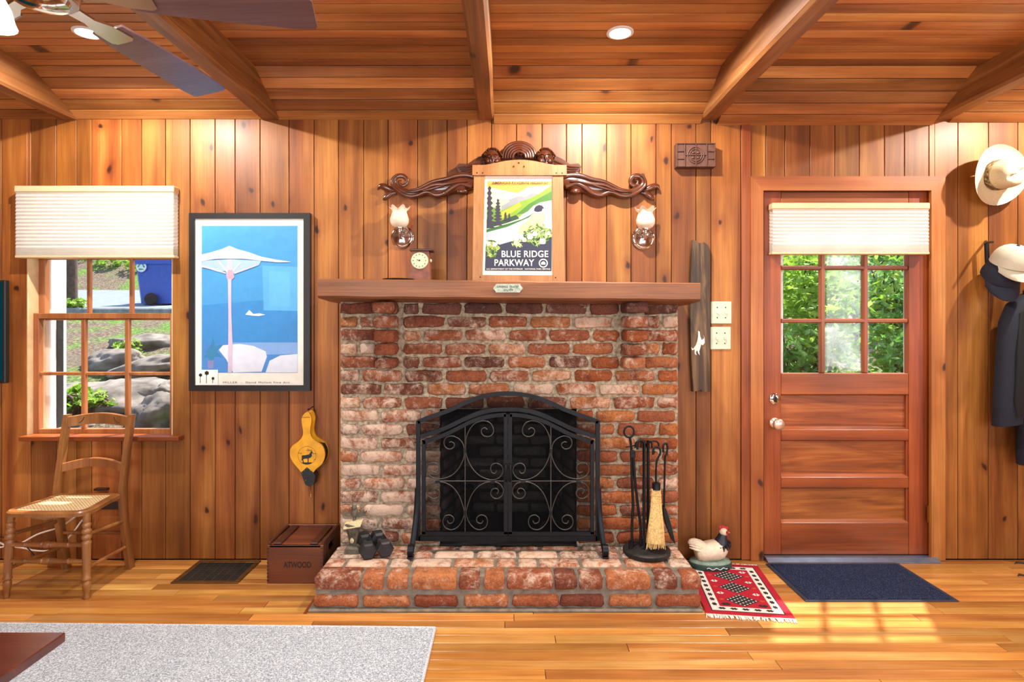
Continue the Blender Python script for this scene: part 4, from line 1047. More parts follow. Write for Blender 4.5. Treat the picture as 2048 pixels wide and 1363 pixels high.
for s_ in (0, 1):
    def X(p): return (1526 - p[0], p[1]) if s_ else p
    top = smooth2(doorarch)
    fr = barstrip([X(p) for p in top], 30 * kz, -.016, .002); 
    b2 = barstrip([X((108, 425)), X((108, 1150))], 30 * kz, -.016, .002); fr.add(b2.v, b2.f)
    b3 = barstrip([X((746, 222)), X((746, 1150))], 30 * kz, -.016, .002); fr.add(b3.v, b3.f)
    b4 = barstrip([X((95, 1148)), X((760, 1148))], 30 * kz, -.016, .002); fr.add(b4.v, b4.f)
    dr = fr.build('screen_door', IRON, scr, 40)
    poly = [X(p) for p in top] + [X((746, 1148)), X((108, 1148))]
    MB().prism([(S(*p).x, S(*p).z) for p in poly], YS + .0005, YS + .0012).build('wire_mesh', MESHM, dr)
    sc = [[(432, 500), (440, 400), (490, 310), (560, 277), (620, 290), (650, 340), (640, 385), (600, 400), (565, 385), (555, 350), (580, 330), (602, 345)],
          [(432, 500), (447, 570), (485, 645), (545, 705), (625, 735), (690, 722), (724, 675), (715, 630), (680, 608), (645, 614), (628, 645), (638, 678), (662, 685), (675, 665)],
          [(425, 500), (410, 450), (378, 415), (330, 395), (285, 405), (265, 440), (275, 480), (310, 497), (340, 482), (345, 455), (322, 440), (305, 445)],
          [(425, 500), (418, 565), (390, 630), (340, 690), (280, 720), (210, 728), (155, 705), (132, 660), (145, 618), (180, 602), (217, 618), (228, 652), (208, 680), (180, 672)],
          [(215, 750), (165, 765), (135, 805), (138, 852), (172, 880), (210, 876), (232, 845), (220, 812), (190, 802), (170, 822), (184, 845)],
          [(215, 750), (270, 757), (330, 790), (378, 850), (408, 925), (422, 990), (408, 1050), (372, 1102), (322, 1125), (272, 1105), (256, 1060), (272, 1020), (310, 1010), (340, 1033), (335, 1065), (305, 1075), (290, 1052)]]
    sc += [[(860 - a, b) for a, b in q] for q in sc[4:6]]
    for q in sc: MB().tube(cr([S(*X(p), -.012) for p in q], 4), .0031, 7).build('scroll', SCROLLM, dr, 60)
    m = MB().tube([S(*X((429, 315)), -.009), S(*X((429, 1140)), -.009)], .003, 6).tube([S(*X((122, 745)), -.009), S(*X((735, 745)), -.009)], .003, 6)
    m.build('cross_rod', SCROLLM, dr, 60)
    m = MB()
    for a, b, w_, h_ in ((429, 503, 12, 16), (429, 985, 12, 18), (217, 747, 18, 9), (645, 747, 18, 9)):
        q = S(*X((a, b))); m.box(q.x - w_ * kz, q.x + w_ * kz, YS - .018, YS - .006, q.z - h_ * kz, q.z + h_ * kz, .001)
    m.build('collar', IRON, dr)
    m = MB().tube(cr([S(*X((748, 610)), -.012), S(*X((746, 625)), -.034), S(*X((746, 680)), -.038), S(*X((746, 735)), -.034), S(*X((748, 748)), -.012)], 4), .0045, 8); m.build('handle', IRON, dr, 60)
for s_ in (0, 1):
    x = S(60 if not s_ else 1466, 0).x; sx = -1 if not s_ else 1
    path = [(x, YS - .004, FZ(975, YS)), (x + sx * .004, YS - .012, .36), (x + sx * .010, YS - .03, .28), (x + sx * .016, YS - .055, .215), (x + sx * .02, YS - .072, .182), (x + sx * .021, YS - .082, .168)]
    m = MB(); p = cr([Vector(q) for q in path], 5)
    m.tube(p, .013, 8, flat=.35, up=(0, .7, .7)); 
    rc = Vector((x + sx * .021, YS - .076, .196)); spir = [rc + Vector((0, math.cos(a) * r_, math.sin(a) * r_)) for a, r_ in [(-1.57 - k * .5, .032 - k * .0016) for k in range(12)]]
    m.tube(spir, .0105, 8, flat=.4, up=(0, .01, .01)) if False else m.loft([[q + Vector((dx, 0, 0)) + (q - rc).normalized() * dr_ for dx, dr_ in ((-.013, -.003), (.013, -.003), (.013, .003), (-.013, .003))] for q in spir])
    m.box(x + sx * .021 - .015, x + sx * .021 + .015, YS - .1, YS - .06, HZ - .001, HZ + .007, .002)
    m.build('foot', IRON, scr, 50)

# ------------------------------------------------------------------ andirons in the firebox
for k, px in enumerate((938, 1104)):
    c = Vector((FXx(px, -.05), -.05, HZ)); t = thing('andiron', ('dark andiron in the firebox, nearer the dumbbells', 'dark andiron in the firebox, nearer the fire tools')[k], 'andiron', c, 'andirons behind the screen')
    z0 = FZ(1030, -.05); zt = FZ(975, -.05)
    m = MB().tube([(c.x, c.y, HZ), (c.x, c.y, zt)], .012, 10).lathe([(0, 0), (.02, .0), (.03, .01), (.02, .018), (0, .02)], 12, (c.x, c.y, zt)); m.build('post', IRON, t, 50)
    m = MB().tube([(c.x + .045 * math.cos(a), c.y - .004, zt + .0 + .016 + .022 * math.sin(a)) for a in [2 * math.pi * q / 20 for q in range(21)]], .006, 7); m.build('ring', IRON, t, 60)
    m = MB().tube(cr([(c.x - .07, c.y - .02, HZ + .004), (c.x - .05, c.y, HZ + .05), (c.x, c.y, HZ + .07), (c.x + .05, c.y, HZ + .05), (c.x + .07, c.y - .02, HZ + .004)], 5), .009, 8)
    m.box(c.x - .009, c.x + .009, c.y, c.y + .26, HZ + .06, HZ + .08); m.tube([(c.x, c.y + .25, HZ + .06), (c.x, c.y + .25, HZ)], .008, 8); m.build('foot_bar', IRON, t, 50)

# ------------------------------------------------------------------ fire tools and their stand
TC = Vector((FXx(1293, -.32), -.32, HZ))
st = thing('tool_stand', 'round cast iron stand holding the fire tools on the hearth', 'tool stand', TC)
MB().lathe([(0, 0), (.108, 0), (.114, .008), (.114, .022), (.104, .029), (.09, .030), (.06, .038), (.03, .048), (.02, .05), (0, .05)], 36, TC).build('base', IRONG, st, 40)
kt = (D0 - .32) / F
def T(px, py, y=-.32): return Vector((FXx(px, y), y, FZ(py, y)))
for dx in (-4, 4): MB().tube([T(1292 + dx, 1096), T(1292 + dx, 880)], .0075, 10).build('upright', IRON, st, 60)
m = MB()
for sx, yy in ((-22, -.33), (-10, -.36), (12, -.36), (26, -.33)):
    m.tube(cr([T(1292, 892), T(1292 + sx * .4, 882, yy), T(1292 + sx * .9, 884, yy), T(1292 + sx, 895, yy)], 5), .004, 8)
m.build('hook_arm', IRON, st, 60)
m = MB().tube([T(1258, 1096, -.34), T(1258, 1080, -.34)], .004, 6).box(TC.x - .075, TC.x + .065, -.325, -.315, HZ + .045, HZ + .053); m.build('rest_bar', IRON, st, 50)
# tongs
tg = thing('fire_tongs', 'black iron tongs with a ring handle, leftmost of the fire tools', 'fire tool', T(1264, 1094, -.345))
m = MB().tube([T(1258 + 10 * math.cos(a), 863 + 11 * math.sin(a), -.345) for a in [2 * math.pi * q / 22 for q in range(23)]], .0048, 8).tube(cr([T(1260, 875, -.345), T(1262, 890, -.345), T(1264, 912, -.345)], 4), .006, 8); m.build('ring_handle', IRON, tg, 60)
MB().tube(cr([T(1263, 905, -.345), T(1264, 960, -.345), T(1266, 1010, -.345), T(1264, 1050, -.345), T(1264, 1092, -.345)], 5), .0065, 8).build('tong_arm', IRON, tg, 60)
MB().tube(cr([T(1266, 905, -.35), T(1270, 960, -.35), T(1277, 1020, -.35), T(1281, 1052, -.35), T(1281, 1086, -.35)], 5), .0065, 8).build('tong_arm', IRON, tg, 60)
m = MB().tube([T(1251, 894, -.345), T(1270, 890, -.35)], .0035, 6).box(T(1260, 0, -.345).x, T(1270, 0, -.345).x, -.357, -.337, FZ(914, -.345), FZ(900, -.345), .002); m.build('pivot', IRON, tg)
# poker
pkr = thing('fire_poker', 'black iron poker with shepherd-crook handle beside the tongs', 'fire tool', T(1287, 1096, -.37))
MB().tube(cr([T(1275, 898, -.37), T(1274, 888, -.37), T(1278, 881, -.37), T(1285, 881, -.37), T(1289, 888, -.37), T(1289, 920, -.37), T(1288, 1000, -.37), T(1288, 1092, -.37)], 6), .0058, 8).build('rod', IRON, pkr, 60)
MB().tube(cr([T(1288, 1070, -.37), T(1283, 1078, -.37), T(1281, 1068, -.37)], 4), [.0055, .004, .002], 7).build('barb', IRON, pkr, 60)
# broom
br = thing('hearth_broom', 'hearth broom with pale straw bristles hanging on the stand', 'broom', T(1309, 1092, -.385))
yb = -.385
MB().tube(cr([T(1309, 901, yb), T(1306, 908, yb), T(1307, 898, yb), T(1313, 893, yb), T(1320, 898, yb), T(1320, 908, yb), T(1314, 920, yb), T(1312, 940, yb), T(1312, 966, yb)], 5), .0048, 8).build('handle', IRON, br, 60)
MB().lathe([(0, 0), (.019, 0), (.019, -.030), (.02, -.032), (0, -.032)], 18, T(1312.5, 965, yb)).build('ferrule', IRON, br, 50)
STRAW = simple('straw', '#d9b878', .75, var=.35, nscale=120)
m = MB(); rb = random.Random(9)
tp = T(1312.5, 977, yb)
m.lathe([(.0, 0), (.0205, 0), (.023, -.05), (.03, -.12), (.038, -.2), (.040, -.255), (0, -.25)], 16, tp, sy=.6)
for k in range(150):
    a = rb.uniform(0, 6.28); u = math.sqrt(rb.random()); x, y = math.cos(a) * u, math.sin(a) * u * .6
    x2 = x * 1.0 + rb.uniform(-.12, .12); L = rb.uniform(.255, .285)
    m.tube([tp + Vector((x * .021, y * .021, -.0)), tp + Vector((x * .027, y * .027, -.09)), tp + Vector((x2 * .045, y * .045, -L))], .0013, 4)
o = m.build('bristles', STRAW, br); o['kind'] = 'stuff'
m = MB()
for z in (-.028, -.06): m.lathe([(.0235, z), (.0255, z - .002), (.0235, z - .004)], 16, tp, sy=.62)
m.build('stitching', simple('twine', '#c7a565', .8), br)
# shovel
sh = thing('ash_shovel', 'black ash shovel, rightmost of the fire tools', 'fire tool', T(1343, 1082, -.335))
ys = -.335
MB().tube(cr([T(1326, 904, ys), T(1327, 890, ys), T(1332, 886, ys), T(1335, 894, ys), T(1333, 908, ys), T(1330, 915, ys), T(1329, 960, ys), T(1328, 1018, ys)], 5), .0048, 8).build('handle', IRON, sh, 60)
rings = []
for t in [k / 8 for k in range(9)]:
    c = T(1328 + 19 * t, 1012 + 70 * t, ys - .01 * t); w_ = (.016 + .012 * math.sin(math.pi * min(1, t * 1.1))) if t < .95 else .012
    rings.append([c + Vector((-w_ * .6, .018, .004)), c + Vector((-w_ * .55, -.018, .004)), c + Vector((w_ * .3, -.02, -.006)), c + Vector((w_ * .3, .02, -.006))])
MB().loft(rings).build('scoop', IRON, sh, 40)

# ------------------------------------------------------------------ dumbbells and cast figure on the hearth
def dumbbell(label, p0, p1):
    DB = simple('rubber_black', '#1f1f22', .5, var=.25, nscale=30); a, b = Vector(p0), Vector(p1)
    t = thing('dumbbell', label, 'dumbbell', ((a + b) / 2)[:2] + (HZ,), 'hex dumbbells on the hearth')
    ax = (b - a).normalized(); r_ = .036; up = Vector((0, 0, 1)); sd_ = ax.cross(up)
    for c, s in ((a, 1), (b, -1)):
        rings = []
        for q, rr_ in ((-.030, .8), (-.022, 1), (.022, 1), (.032, .72)):
            rings.append([c + ax * q * s + (sd_ * math.cos(k * math.pi / 3) + up * math.sin(k * math.pi / 3)) * r_ * rr_ * 1.15 for k in range(6)])
        MB().loft(rings).build('hex_head', DB, t)
    MB().tube([a, a.lerp(b, .2), a.lerp(b, .35), a.lerp(b, .5), a.lerp(b, .65), a.lerp(b, .8), b], [.012, .012, .0145, .016, .0145, .012, .012], 12).build('grip', simple('grip_steel', '#6a6664', .4, metal=.7), t, 60)
zz = HZ + .036 * 1.15 * .866
dumbbell('hex dumbbell next to the cast figure', (FXx(736, -.365), -.37, zz), (FXx(728, -.25), -.245, zz))
dumbbell('hex dumbbell nearer the fire screen', (FXx(769, -.345), -.345, zz), (FXx(755, -.235), -.225, zz))
PATINA = simple('verdigris_cast', '#5d564a', .6, metal=.3, var=.45, nscale=40, bump=.4)
fc = Vector((FXx(706, -.30), -.30, HZ)); kf = (D0 - .33) / F
fg = thing('cast_figure', 'small weathered cast bird feeding cup standing on the hearth', 'figurine', fc)
rings = []
for sx, sy_, z in ((.036, .03, 0), (.034, .028, .022), (.026, .022, .03), (.02, .018, .034)): rings.append([fc + Vector((a * sx, b * sy_, z)) for a, b in ((-1, -1), (1, -1), (1, 1), (-1, 1))])
MB().loft(rings).build('foot', PATINA, fg)
rings = []
for r_, z in ((.017, .03), (.018, .05), (.024, .08), (.031, .11), (.038, .135)): rings.append([fc + Vector((r_ * 1.05 * math.cos(k * math.pi / 4 + .39), r_ * .85 * math.sin(k * math.pi / 4 + .39), z)) for k in range(8)])
MB().loft(rings).build('cup', PATINA, fg, 30)
m = MB().box(fc.x - .043, fc.x + .043, fc.y - .034, fc.y + .034, .296 - .004, .296 + .003, .002)
m.xf(Matrix.Translation((fc.x, fc.y, .296)) @ Matrix.Rotation(math.radians(-9), 4, 'Y') @ Matrix.Rotation(math.radians(14), 4, 'X') @ Matrix.Translation((-fc.x, -fc.y, -.296)))
m.build('tray', simple('seed_cream', '#c3b48c', .8, var=.3, nscale=140, bump=.6), fg)
MB().ball(fc + Vector((0, -.021, .062)), .010, .004, .014, 10, 7).build('medallion', simple('seed_cream', '#c3b48c'), fg, 60)
bc = fc + Vector((0, .03, .185)); m = MB().ball(bc, .018, .018, .026, 12, 9).ball(bc + Vector((0, -.008, .024)), .014, .013, .012, 12, 8)
for s_ in (-1, 1): m.tube([bc + Vector((s_ * .008, -.006, .03)), bc + Vector((s_ * .011, -.006, .043))], [.004, .001], 6)
m.build('bird_body', PATINA, fg, 60)
for s_ in (-1, 1):
    pts = [(0, .006), (.02, -.002), (.045, .004), (.055, .014), (.052, .002), (.04, -.016), (.02, -.02), (0, -.018)]
    MB().prism([(bc.x + s_ * (.006 + a), bc.z - .004 + b) for a, b in pts], bc.y - .004, bc.y + .006).build('wing', PATINA, fg)
MB().tube([bc + Vector((0, .004, -.01)), fc + Vector((0, .024, .12))], .009, 8).build('stem', PATINA, fg, 60)
# ------------------------------------------------------------------ cane-seat chair
ch = thing('cane_chair', 'old wooden cane-seat chair with turned front legs below the window', 'chair', (-2.14, -.28, 0))
fl = [Vector((-2.331, -.44, 0)), Vector((-1.953, -.447, 0))]; fz = .395
prof = [(0, .0115), (.012, .0135), (.02, .011), (.03, .0125), (.06, .017), (.075, .0175), (.083, .013), (.088, .0185), (.096, .0185), (.1, .0155), (.13, .0165), (.25, .019), (.262, .0205), (.27, .0145), (.276, .02), (.288, .021), (.298, .015), (.303, .0195), (.315, .021), (.325, .0145), (.332, .0185), (.345, .019), (.352, .0135), (.36, .0165), (.375, .017), (.395, .0165)]
for f_ in fl:
    tt = Vector((.012 if f_.x < -2.1 else -.008, .012, 0)); MB().tube([f_ + tt * (h / fz) + Vector((0, 0, h)) for h, r_ in prof], [r_ for h, r_ in prof], 14).build('leg', CHAIRW, ch, 50)
# rear posts: leg, seat level, raked back
posts = {}
for s_, xb in ((-1, -2.303), (1, -1.970)):
    pth = cr([(xb - .0 * s_, -.108, 0), (xb, -.125, .1), (xb, -.155, .26), (xb, -.165, .40), (xb, -.155, .50), (xb, -.130, .64), (xb + s_ * .002, -.098, .80)], 5)
    rings = []
    for k, p in enumerate(pth):
        hw = .0135; hd = .0225 if p.z < .45 else .020 - .004 * (p.z - .45); rings.append([p + Vector((a * hw, b * hd, 0)) for a, b in ((-1, -.8), (-.8, -1), (.8, -1), (1, -.8), (1, .8), (.8, 1), (-.8, 1), (-1, .8))])
    MB().loft(rings).build('rear_post', CHAIRW, ch, 50); posts[s_] = pth
# seat: rounded frame with woven cane
def seat_outline(ins):
    pts = [(-2.30 + ins, -.168 - ins), (-2.305 + ins, -.28), (-2.328 + ins, -.40), (-2.322 + ins, -.450 + ins * .5), (-2.28 + ins, -.476 + ins), (-2.14, -.482 + ins), (-2.0 - ins, -.478 + ins), (-1.957 - ins, -.455 + ins * .5), (-1.945 - ins, -.40), (-1.962 - ins, -.28), (-1.972 - ins, -.168 - ins)]
    q = cr([Vector((a, b, 0)) for a, b in pts], 4); return q
o1, o2 = seat_outline(0), seat_outline(.034); n = len(o1)
rings = []
for outl, z in ((o1, .388), (o1, .404), (seat_outline(.006), .410), (o2, .409), (o2, .388)): rings.append([Vector((p.x, p.y, z)) for p in outl])
m = MB(); m.loft(rings + [rings[0]], cap=False, closed=True); m.build('seat_frame', CHAIRW, ch, 40)
CANE = None
mc, ntc, bsc, outc = newmat('woven_cane')
vc = objcoord(ntc, (1, 1, 1), False); w1 = N(ntc, 'ShaderNodeTexWave', i_Scale=62.0); w1.bands_direction = 'X'; w2 = N(ntc, 'ShaderNodeTexWave', i_Scale=62.0); w2.bands_direction = 'Y'; w3 = N(ntc, 'ShaderNodeTexWave', i_Scale=40.0); w3.bands_direction = 'DIAGONAL'
for w_ in (w1, w2, w3): ntc.links.new(vc, w_.inputs['Vector'])
hh = math1(ntc, 'MAXIMUM', w1.outputs['Fac'], math1(ntc, 'MAXIMUM', w2.outputs['Fac'], w3.outputs['Fac']))
rc_ = ramp(ntc, [(.55, lin('#6e4a24')), (.8, lin('#d2b07c')), (1, lin('#ead3a8'))]); ntc.links.new(hh, rc_.inputs[0]); ntc.links.new(rc_.outputs[0], bsc.inputs['Base Color']); bsc.inputs['Roughness'].default_value = .35
bc_ = N(ntc, 'ShaderNodeBump', i_Strength=.6, i_Distance=.002); ntc.links.new(hh, bc_.inputs['Height']); ntc.links.new(bc_.outputs[0], bsc.inputs['Normal'])
m = MB(); cen = Vector((-2.14, -.32, .404)); 
r0 = [Vector((p.x, p.y, .4085)) for p in seat_outline(.030)]; r1 = [p.lerp(cen, .35) - Vector((0, 0, .003)) for p in r0]; r2 = [p.lerp(cen, .75) for p in r1]
m.loft([r0, r1, r2], cap=False); m.f.append(tuple(2 * n + k for k in range(n))); m.build('cane_panel', mc, ch, 60)
MB().add([(-2.29, -.45, .388), (-2.03, -.45, .388), (-2.15, -.44, .362), (-2.29, -.446, .388), (-2.03, -.446, .388), (-2.15, -.436, .362)], [(0, 1, 2), (5, 4, 3), (0, 2, 5, 3), (1, 4, 5, 2), (0, 3, 4, 1)]).build('seat_brace', CHAIRW, ch)
# turned front stretchers
for z in (.248, .172):
    a = Vector((-2.322, -.437, z)); b = Vector((-1.960, -.442, z)); pr_ = [(0, .009), (.18, .0115), (.21, .0115), (.22, .014), (.23, .0115), (.38, .0115), (.42, .013), (.44, .0155), (.455, .012), (.47, .016), (.5, .0165), (.53, .016), (.545, .012), (.56, .0155), (.58, .013), (.62, .0115), (.77, .0115), (.78, .014), (.79, .0115), (.82, .0115), (1, .009)]
    MB().tube([a.lerp(b, t) for t, r_ in pr_], [r_ for t, r_ in pr_], 12).build('front_stretcher', CHAIRW, ch, 50)
for s_, xf_, xb in ((-1, -2.322, -2.303), (1, -1.960, -1.970)):
    for za, zb in ((.295, .262), (.138, .125)): MB().tube([(xf_, -.44, za), ((xf_ + xb) / 2, -.3, (za + zb) / 2), (xb, -.145, zb)], [.0085, .0105, .0085], 10).build('side_stretcher', CHAIRW, ch, 50)
MB().tube([(-2.303, -.145, .198), (-1.97, -.145, .198)], .009, 10).build('rear_stretcher', CHAIRW, ch, 50)
def slat(zc_l, zt, zb, bow_t, bow_b, yl, name):
    rings = []
    for k in range(13):
        t = k / 12; x = -2.296 + (-1.977 + 2.296) * t; bw = math.sin(math.pi * t); y = yl + .022 * bw
        z1, z0 = zt + bow_t * bw, zb + bow_b * bw; rings.append([(x, y - .009, z0), (x, y - .009, z1 - .004), (x, y - .004, z1), (x, y + .006, z1), (x, y + .009, z0)])
    MB().loft(rings).build(name, CHAIRW, ch, 40)
slat(0, .790, .738, .018, .013, -.106, 'crest_rail'); slat(0, .556, .512, .026, .026, -.148, 'back_slat')
m = MB()
for s_, cx_ in ((1, -2.245), (-1, -2.03)):
    m.tube(cr([Vector((cx_ + s_ * a, -.1095 + .006, .770 + b)) for a, b in ((.03, .018), (.02, -.002), (.002, -.012), (-.012, -.004), (-.006, .006), (.002, .0))], 4), .0012, 5)
m.build('incised_scroll', BACKD, ch)

# cords behind the chair and the wall outlet they run to
WC = simple('white_cord', '#e8e2d6', .5, var=.05); BC = simple('black_cord', '#1a1a1c', .5)
def cord(name, label, pts, r_, mat): tag(MB().tube(cr([Vector(p) for p in pts], 6), r_, 8).build(name, mat, None, 60), label, 'cord')
y = -.06
cord('white_cord', 'upper white cord looping behind the chair legs', [P(-115, 1064, -.004), P(-95, 1068, -.05), P(-50, 1082, y), P(-5, 1084, y), P(12, 1089, y), P(40, 1086, y), P(75, 1068, y), P(112, 1056, y), P(135, 1044, y), P(160, 1026, -.05), P(195, 1012, -.012)], .0045, WC)
cord('white_cord', 'lower white cord sagging behind the front stretcher', [P(-112, 1076, -.004), P(-95, 1082, -.05), P(-50, 1097, y), P(0, 1094, y), P(14, 1091, y), P(50, 1096, y), P(68, 1100, y), P(98, 1100, y), P(125, 1086, y), P(148, 1062, y), P(168, 1036, -.05), P(200, 1015, -.012)], .0042, WC)
cord('black_cord', 'thin black cord dropping behind the chair stretchers', [P(-110, 1070, -.004), P(-60, 1072, y - .01), P(10, 1074, y - .01), P(32, 1082, y - .01), P(55, 1095, y - .01), P(75, 1118, -.05)], .0028, BC)
ol = thing('wall_outlet', 'dark brown wall outlet cover beside the chair seat', 'outlet', P(205, 1010, -.01)); OB = simple('outlet_brown', '#2c1a14', .5)
MB().box(FXx(187, -.03), FXx(212, -.03), -.03, -.001, FZ(981, -.03), FZ(977, -.03), .001).build('cover_flap', OB, ol)
MB().box(FXx(190, -.012), FXx(238, -.012), -.012, -.001, FZ(1018, -.012), FZ(1003, -.012), .002).build('outlet_plate', OB, ol)

# ------------------------------------------------------------------ crate
cx0, cx1, cy0, cy1, chh = -1.18, -.905, -.292, -.018, .2
cb = thing('wooden_crate', 'dark stained wooden crate stencilled ATWOOD beside the hearth', 'crate', ((cx0 + cx1) / 2, -.15, 0))
MB().box(cx0, cx1, cy0, cy0 + .012, .002, chh - .012, .0015).build('front_panel', CRATEW, cb)
MB().box(cx0, cx1, cy1 - .012, cy1, .002, chh, .0015).build('rear_panel', CRATEW, cb)
MB().box(cx0, cx0 + .012, cy0 + .012, cy1 - .012, .002, chh, .0015).build('side_panel', CRATED, cb)
m = MB(); m.box(cx1 - .012, cx1, cy0 + .012, cy1 - .012, .002, .125).box(cx1 - .012, cx1, cy0 + .012, cy1 - .012, .16, chh).box(cx1 - .012, cx1, cy0 + .012, cy0 + .09, .125, .16).box(cx1 - .012, cx1, cy1 - .09, cy1 - .012, .125, .16)
m.build('side_panel', CRATED, cb)
MB().box(cx0 + .01, cx1 - .01, cy0 + .01, cy1 - .01, .002, .012).build('bottom_panel', CRATED, cb)
lid = MB().box(cx0 + .012, cx1 - .012, cy0, cy1 - .012, chh - .022, chh - .012, .001).build('sliding_lid', CRATEW, cb)
for x in (cx0 + .03, cx1 - .066): MB().box(x, x + .036, cy0 + .008, cy1 - .022, chh - .012, chh - .002, .002).build('lid_batten', CRATED, lid)
m = MB()
for k in range(10):
    z = .012 + k * .0175
    for x in (cx0 - .0005, cx1 - .0105): m.box(x, x + .011, cy0 - .0006, cy0 + .001, z, z + .008)
m.build('finger_joint', CRATED, cb)
text('stencil', 'ATWOOD', .04, simple('stencil_ink', '#2a1511', .8, var=.3, nscale=60), cb, Matrix.Translation(((cx0 + cx1) / 2 + .012, cy0 - .0006, .092)), .0003, .135, .0008)
text('stencil_small', 'VERMONT', .012, simple('stencil_ink', '#2a1511'), cb, Matrix.Translation(((cx0 + cx1) / 2 + .02, cy0 - .0006, .062)), .0003, .05) if False else None

# ------------------------------------------------------------------ floor vent
vx0, vx1, vy0, vy1 = -1.655, -1.322, -.293, -.02
vt = thing('floor_vent', 'black floor register grille in a brass-brown frame near the crate', 'vent', ((vx0 + vx1) / 2, -.15, 0))
VB = simple('bronze_frame', '#6b4a28', .4, metal=.6, var=.3)
MB().box(vx0 + .02, vx1 - .02, vy0 + .02, vy1 - .02, .0004, .0015).build('duct_dark', SOOT, vt)
for q in ((vx0, vx1, vy0, vy0 + .026), (vx0, vx1, vy1 - .026, vy1), (vx0, vx0 + .026, vy0 + .026, vy1 - .026), (vx1 - .026, vx1, vy0 + .026, vy1 - .026)): MB().box(*q, .0003, .006, .002).build('frame_bar', VB, vt)
for k in range(1, 7): x = vx0 + .026 + (vx1 - vx0 - .052) * k / 7; MB().box(x - .0018, x + .0018, vy0 + .026, vy1 - .026, .001, .004).build('slat', VB, vt)
for k in range(1, 9): yy = vy0 + .026 + (vy1 - vy0 - .052) * k / 9; MB().box(vx0 + .026, vx1 - .026, yy - .001, yy + .001, .001, .0024).build('cross_slat', SOOT, vt)

# ------------------------------------------------------------------ grey rug, table corner
GR = speckle('heather_wool', '#757c87', '#a9b1bb', '#dbe1e8', 200)
rg = thing('area_rug', 'large grey heathered wool rug in the foreground', 'rug', (-1.6, -1.6, 0))
pts = [(-3.3, -3.3), (-.303, -3.3), (-.303, floor_pt(870, 1258).y), (-3.3, floor_pt(870, 1258).y + .055)]
MB().prism(pts, .0005, .009, 'xy').build('pile', GR, rg)
m = MB(); e = pts[2]; m.tube([(-.303, -3.3, .006), (e[0], e[1], .006)], .006, 6).tube([(e[0], e[1], .006), (pts[3][0], pts[3][1], .006)], .006, 6); m.build('bound_edge', speckle('rug_binding', '#a0a6ad', '#c6cbd0', '#e0e3e6', 200), rg)
tb = thing('coffee_table', 'glossy cherry wood table top corner over the grey rug', 'table', (-1.75, -2.0, .009))
MB().box(-2.35, -1.186, -2.5, -1.585, .424, .45, .003).build('table_top', TABLEW, tb)
MB().box(-1.9, -1.7, -2.2, -1.9, .009, .03, .004).build('foot_plate', TABLEW, tb); MB().tube([(-1.8, -2.05, .03), (-1.8, -2.05, .43)], .045, 14).build('pedestal', TABLEW, tb, 50)

# ------------------------------------------------------------------ door mat
mt = thing('door_mat', 'dark navy speckled door mat in front of the door', 'mat', (1.72, -.27, 0))
MB().box(1.367, 2.074, -.478, -.063, .0006, .005, .002).build('rubber_edge', simple('mat_rubber', '#23283a', .7), mt)
MB().box(1.388, 2.053, -.462, -.078, .004, .009, .002).build('mat_pile', speckle('mat_fibre', '#080c1a', '#121a33', '#3f4c70', 240), mt)

# ------------------------------------------------------------------ red patterned rug
rw, rl = .375, .575; rc0 = Vector((.868, -.612, 0)); MR = Matrix.Translation(rc0) @ Matrix.Rotation(math.radians(-7.5), 4, 'Z')
rr_ = thing('red_rug', 'small red oriental rug with white border and fringe beside the hearth', 'rug', rc0)
RED = speckle('rug_red', '#7f1020', '#a5182a', '#bf3040', 330); WHT = speckle('rug_white', '#b9b1a4', '#dcd6ca', '#efebe2', 330); DK = speckle('rug_dark', '#1d1a20', '#2d2830', '#4a4038', 330); ORG = speckle('rug_rust', '#8f2c20', '#b8402c', '#d26a48', 330)
MB().box(0, rw, .018, rl, .0006, .006, .002).xf(MR).build('red_ground', RED, rr_)
zl = [.006]
def rp(name, polys, mat):
    zl[0] += .00035; m = MB()
    for p in polys: m.prism(p, .004, zl[0], 'xy')
    return m.xf(MR).build(name, mat, rr_)
def rect(a, b, c, d): return [(a, c), (b, c), (b, d), (a, d)]
b0, b1 = .036, .072
rp('dark_line', [rect(b0 - .005, rw - b0 + .005, b0 + .013, rl - b0 + .003)], DK)
rp('white_border', [rect(b0, rw - b0, b0 + .018, rl - b0)], WHT)
rp('red_field', [rect(b1 + .004, rw - b1 - .004, b1 + .02, rl - b1)], RED)
def motif(x, y, sx, sy): return [(x + sx * a, y + sy * b) for a, b in ((-1, 0), (-.55, .5), (-.5, 1), (0, .6), (.5, 1), (.55, .5), (1, 0), (.55, -.5), (.5, -1), (0, -.6), (-.5, -1), (-.55, -.5))]
ps = []
k = 0; yy = b0 + .075
while yy < rl - b0 - .03: ps += [motif(b0 + .020, yy, .012, .016), motif(rw - b0 - .020, yy, .012, .016)]; yy += .047
xx = b0 + .045
while xx < rw - b0 - .03: ps += [motif(xx, b0 + .038, .018, .011), motif(xx, rl - b0 - .018, .018, .011)]; xx += .051
rp('border_motif', ps, DK)['kind'] = 'stuff'
dm = lambda x, y, sx, sy: [(x - sx, y), (x, y - sy), (x + sx, y), (x, y + sy)]
cxr = rw / 2
rp('medallion', [dm(cxr, .16, .075, .06), dm(cxr, .29, .075, .06), dm(cxr, .42, .075, .06)], DK)
sp_ = []
for yc_ in (.16, .29, .42):
    for a in range(-4, 5):
        for b in range(-4, 5):
            if abs(a) + abs(b) <= 4 and (a + b) % 2 == 0: sp_.append(dm(cxr + a * .0155, yc_ + b * .0125, .0052, .0042))
rp('medallion_fleck', sp_, WHT)['kind'] = 'stuff'
rp('star_motif', [motif(x, y, .017, .011) for x in (b1 + .035, rw - b1 - .035) for y in (.225, .355, .47)], WHT)
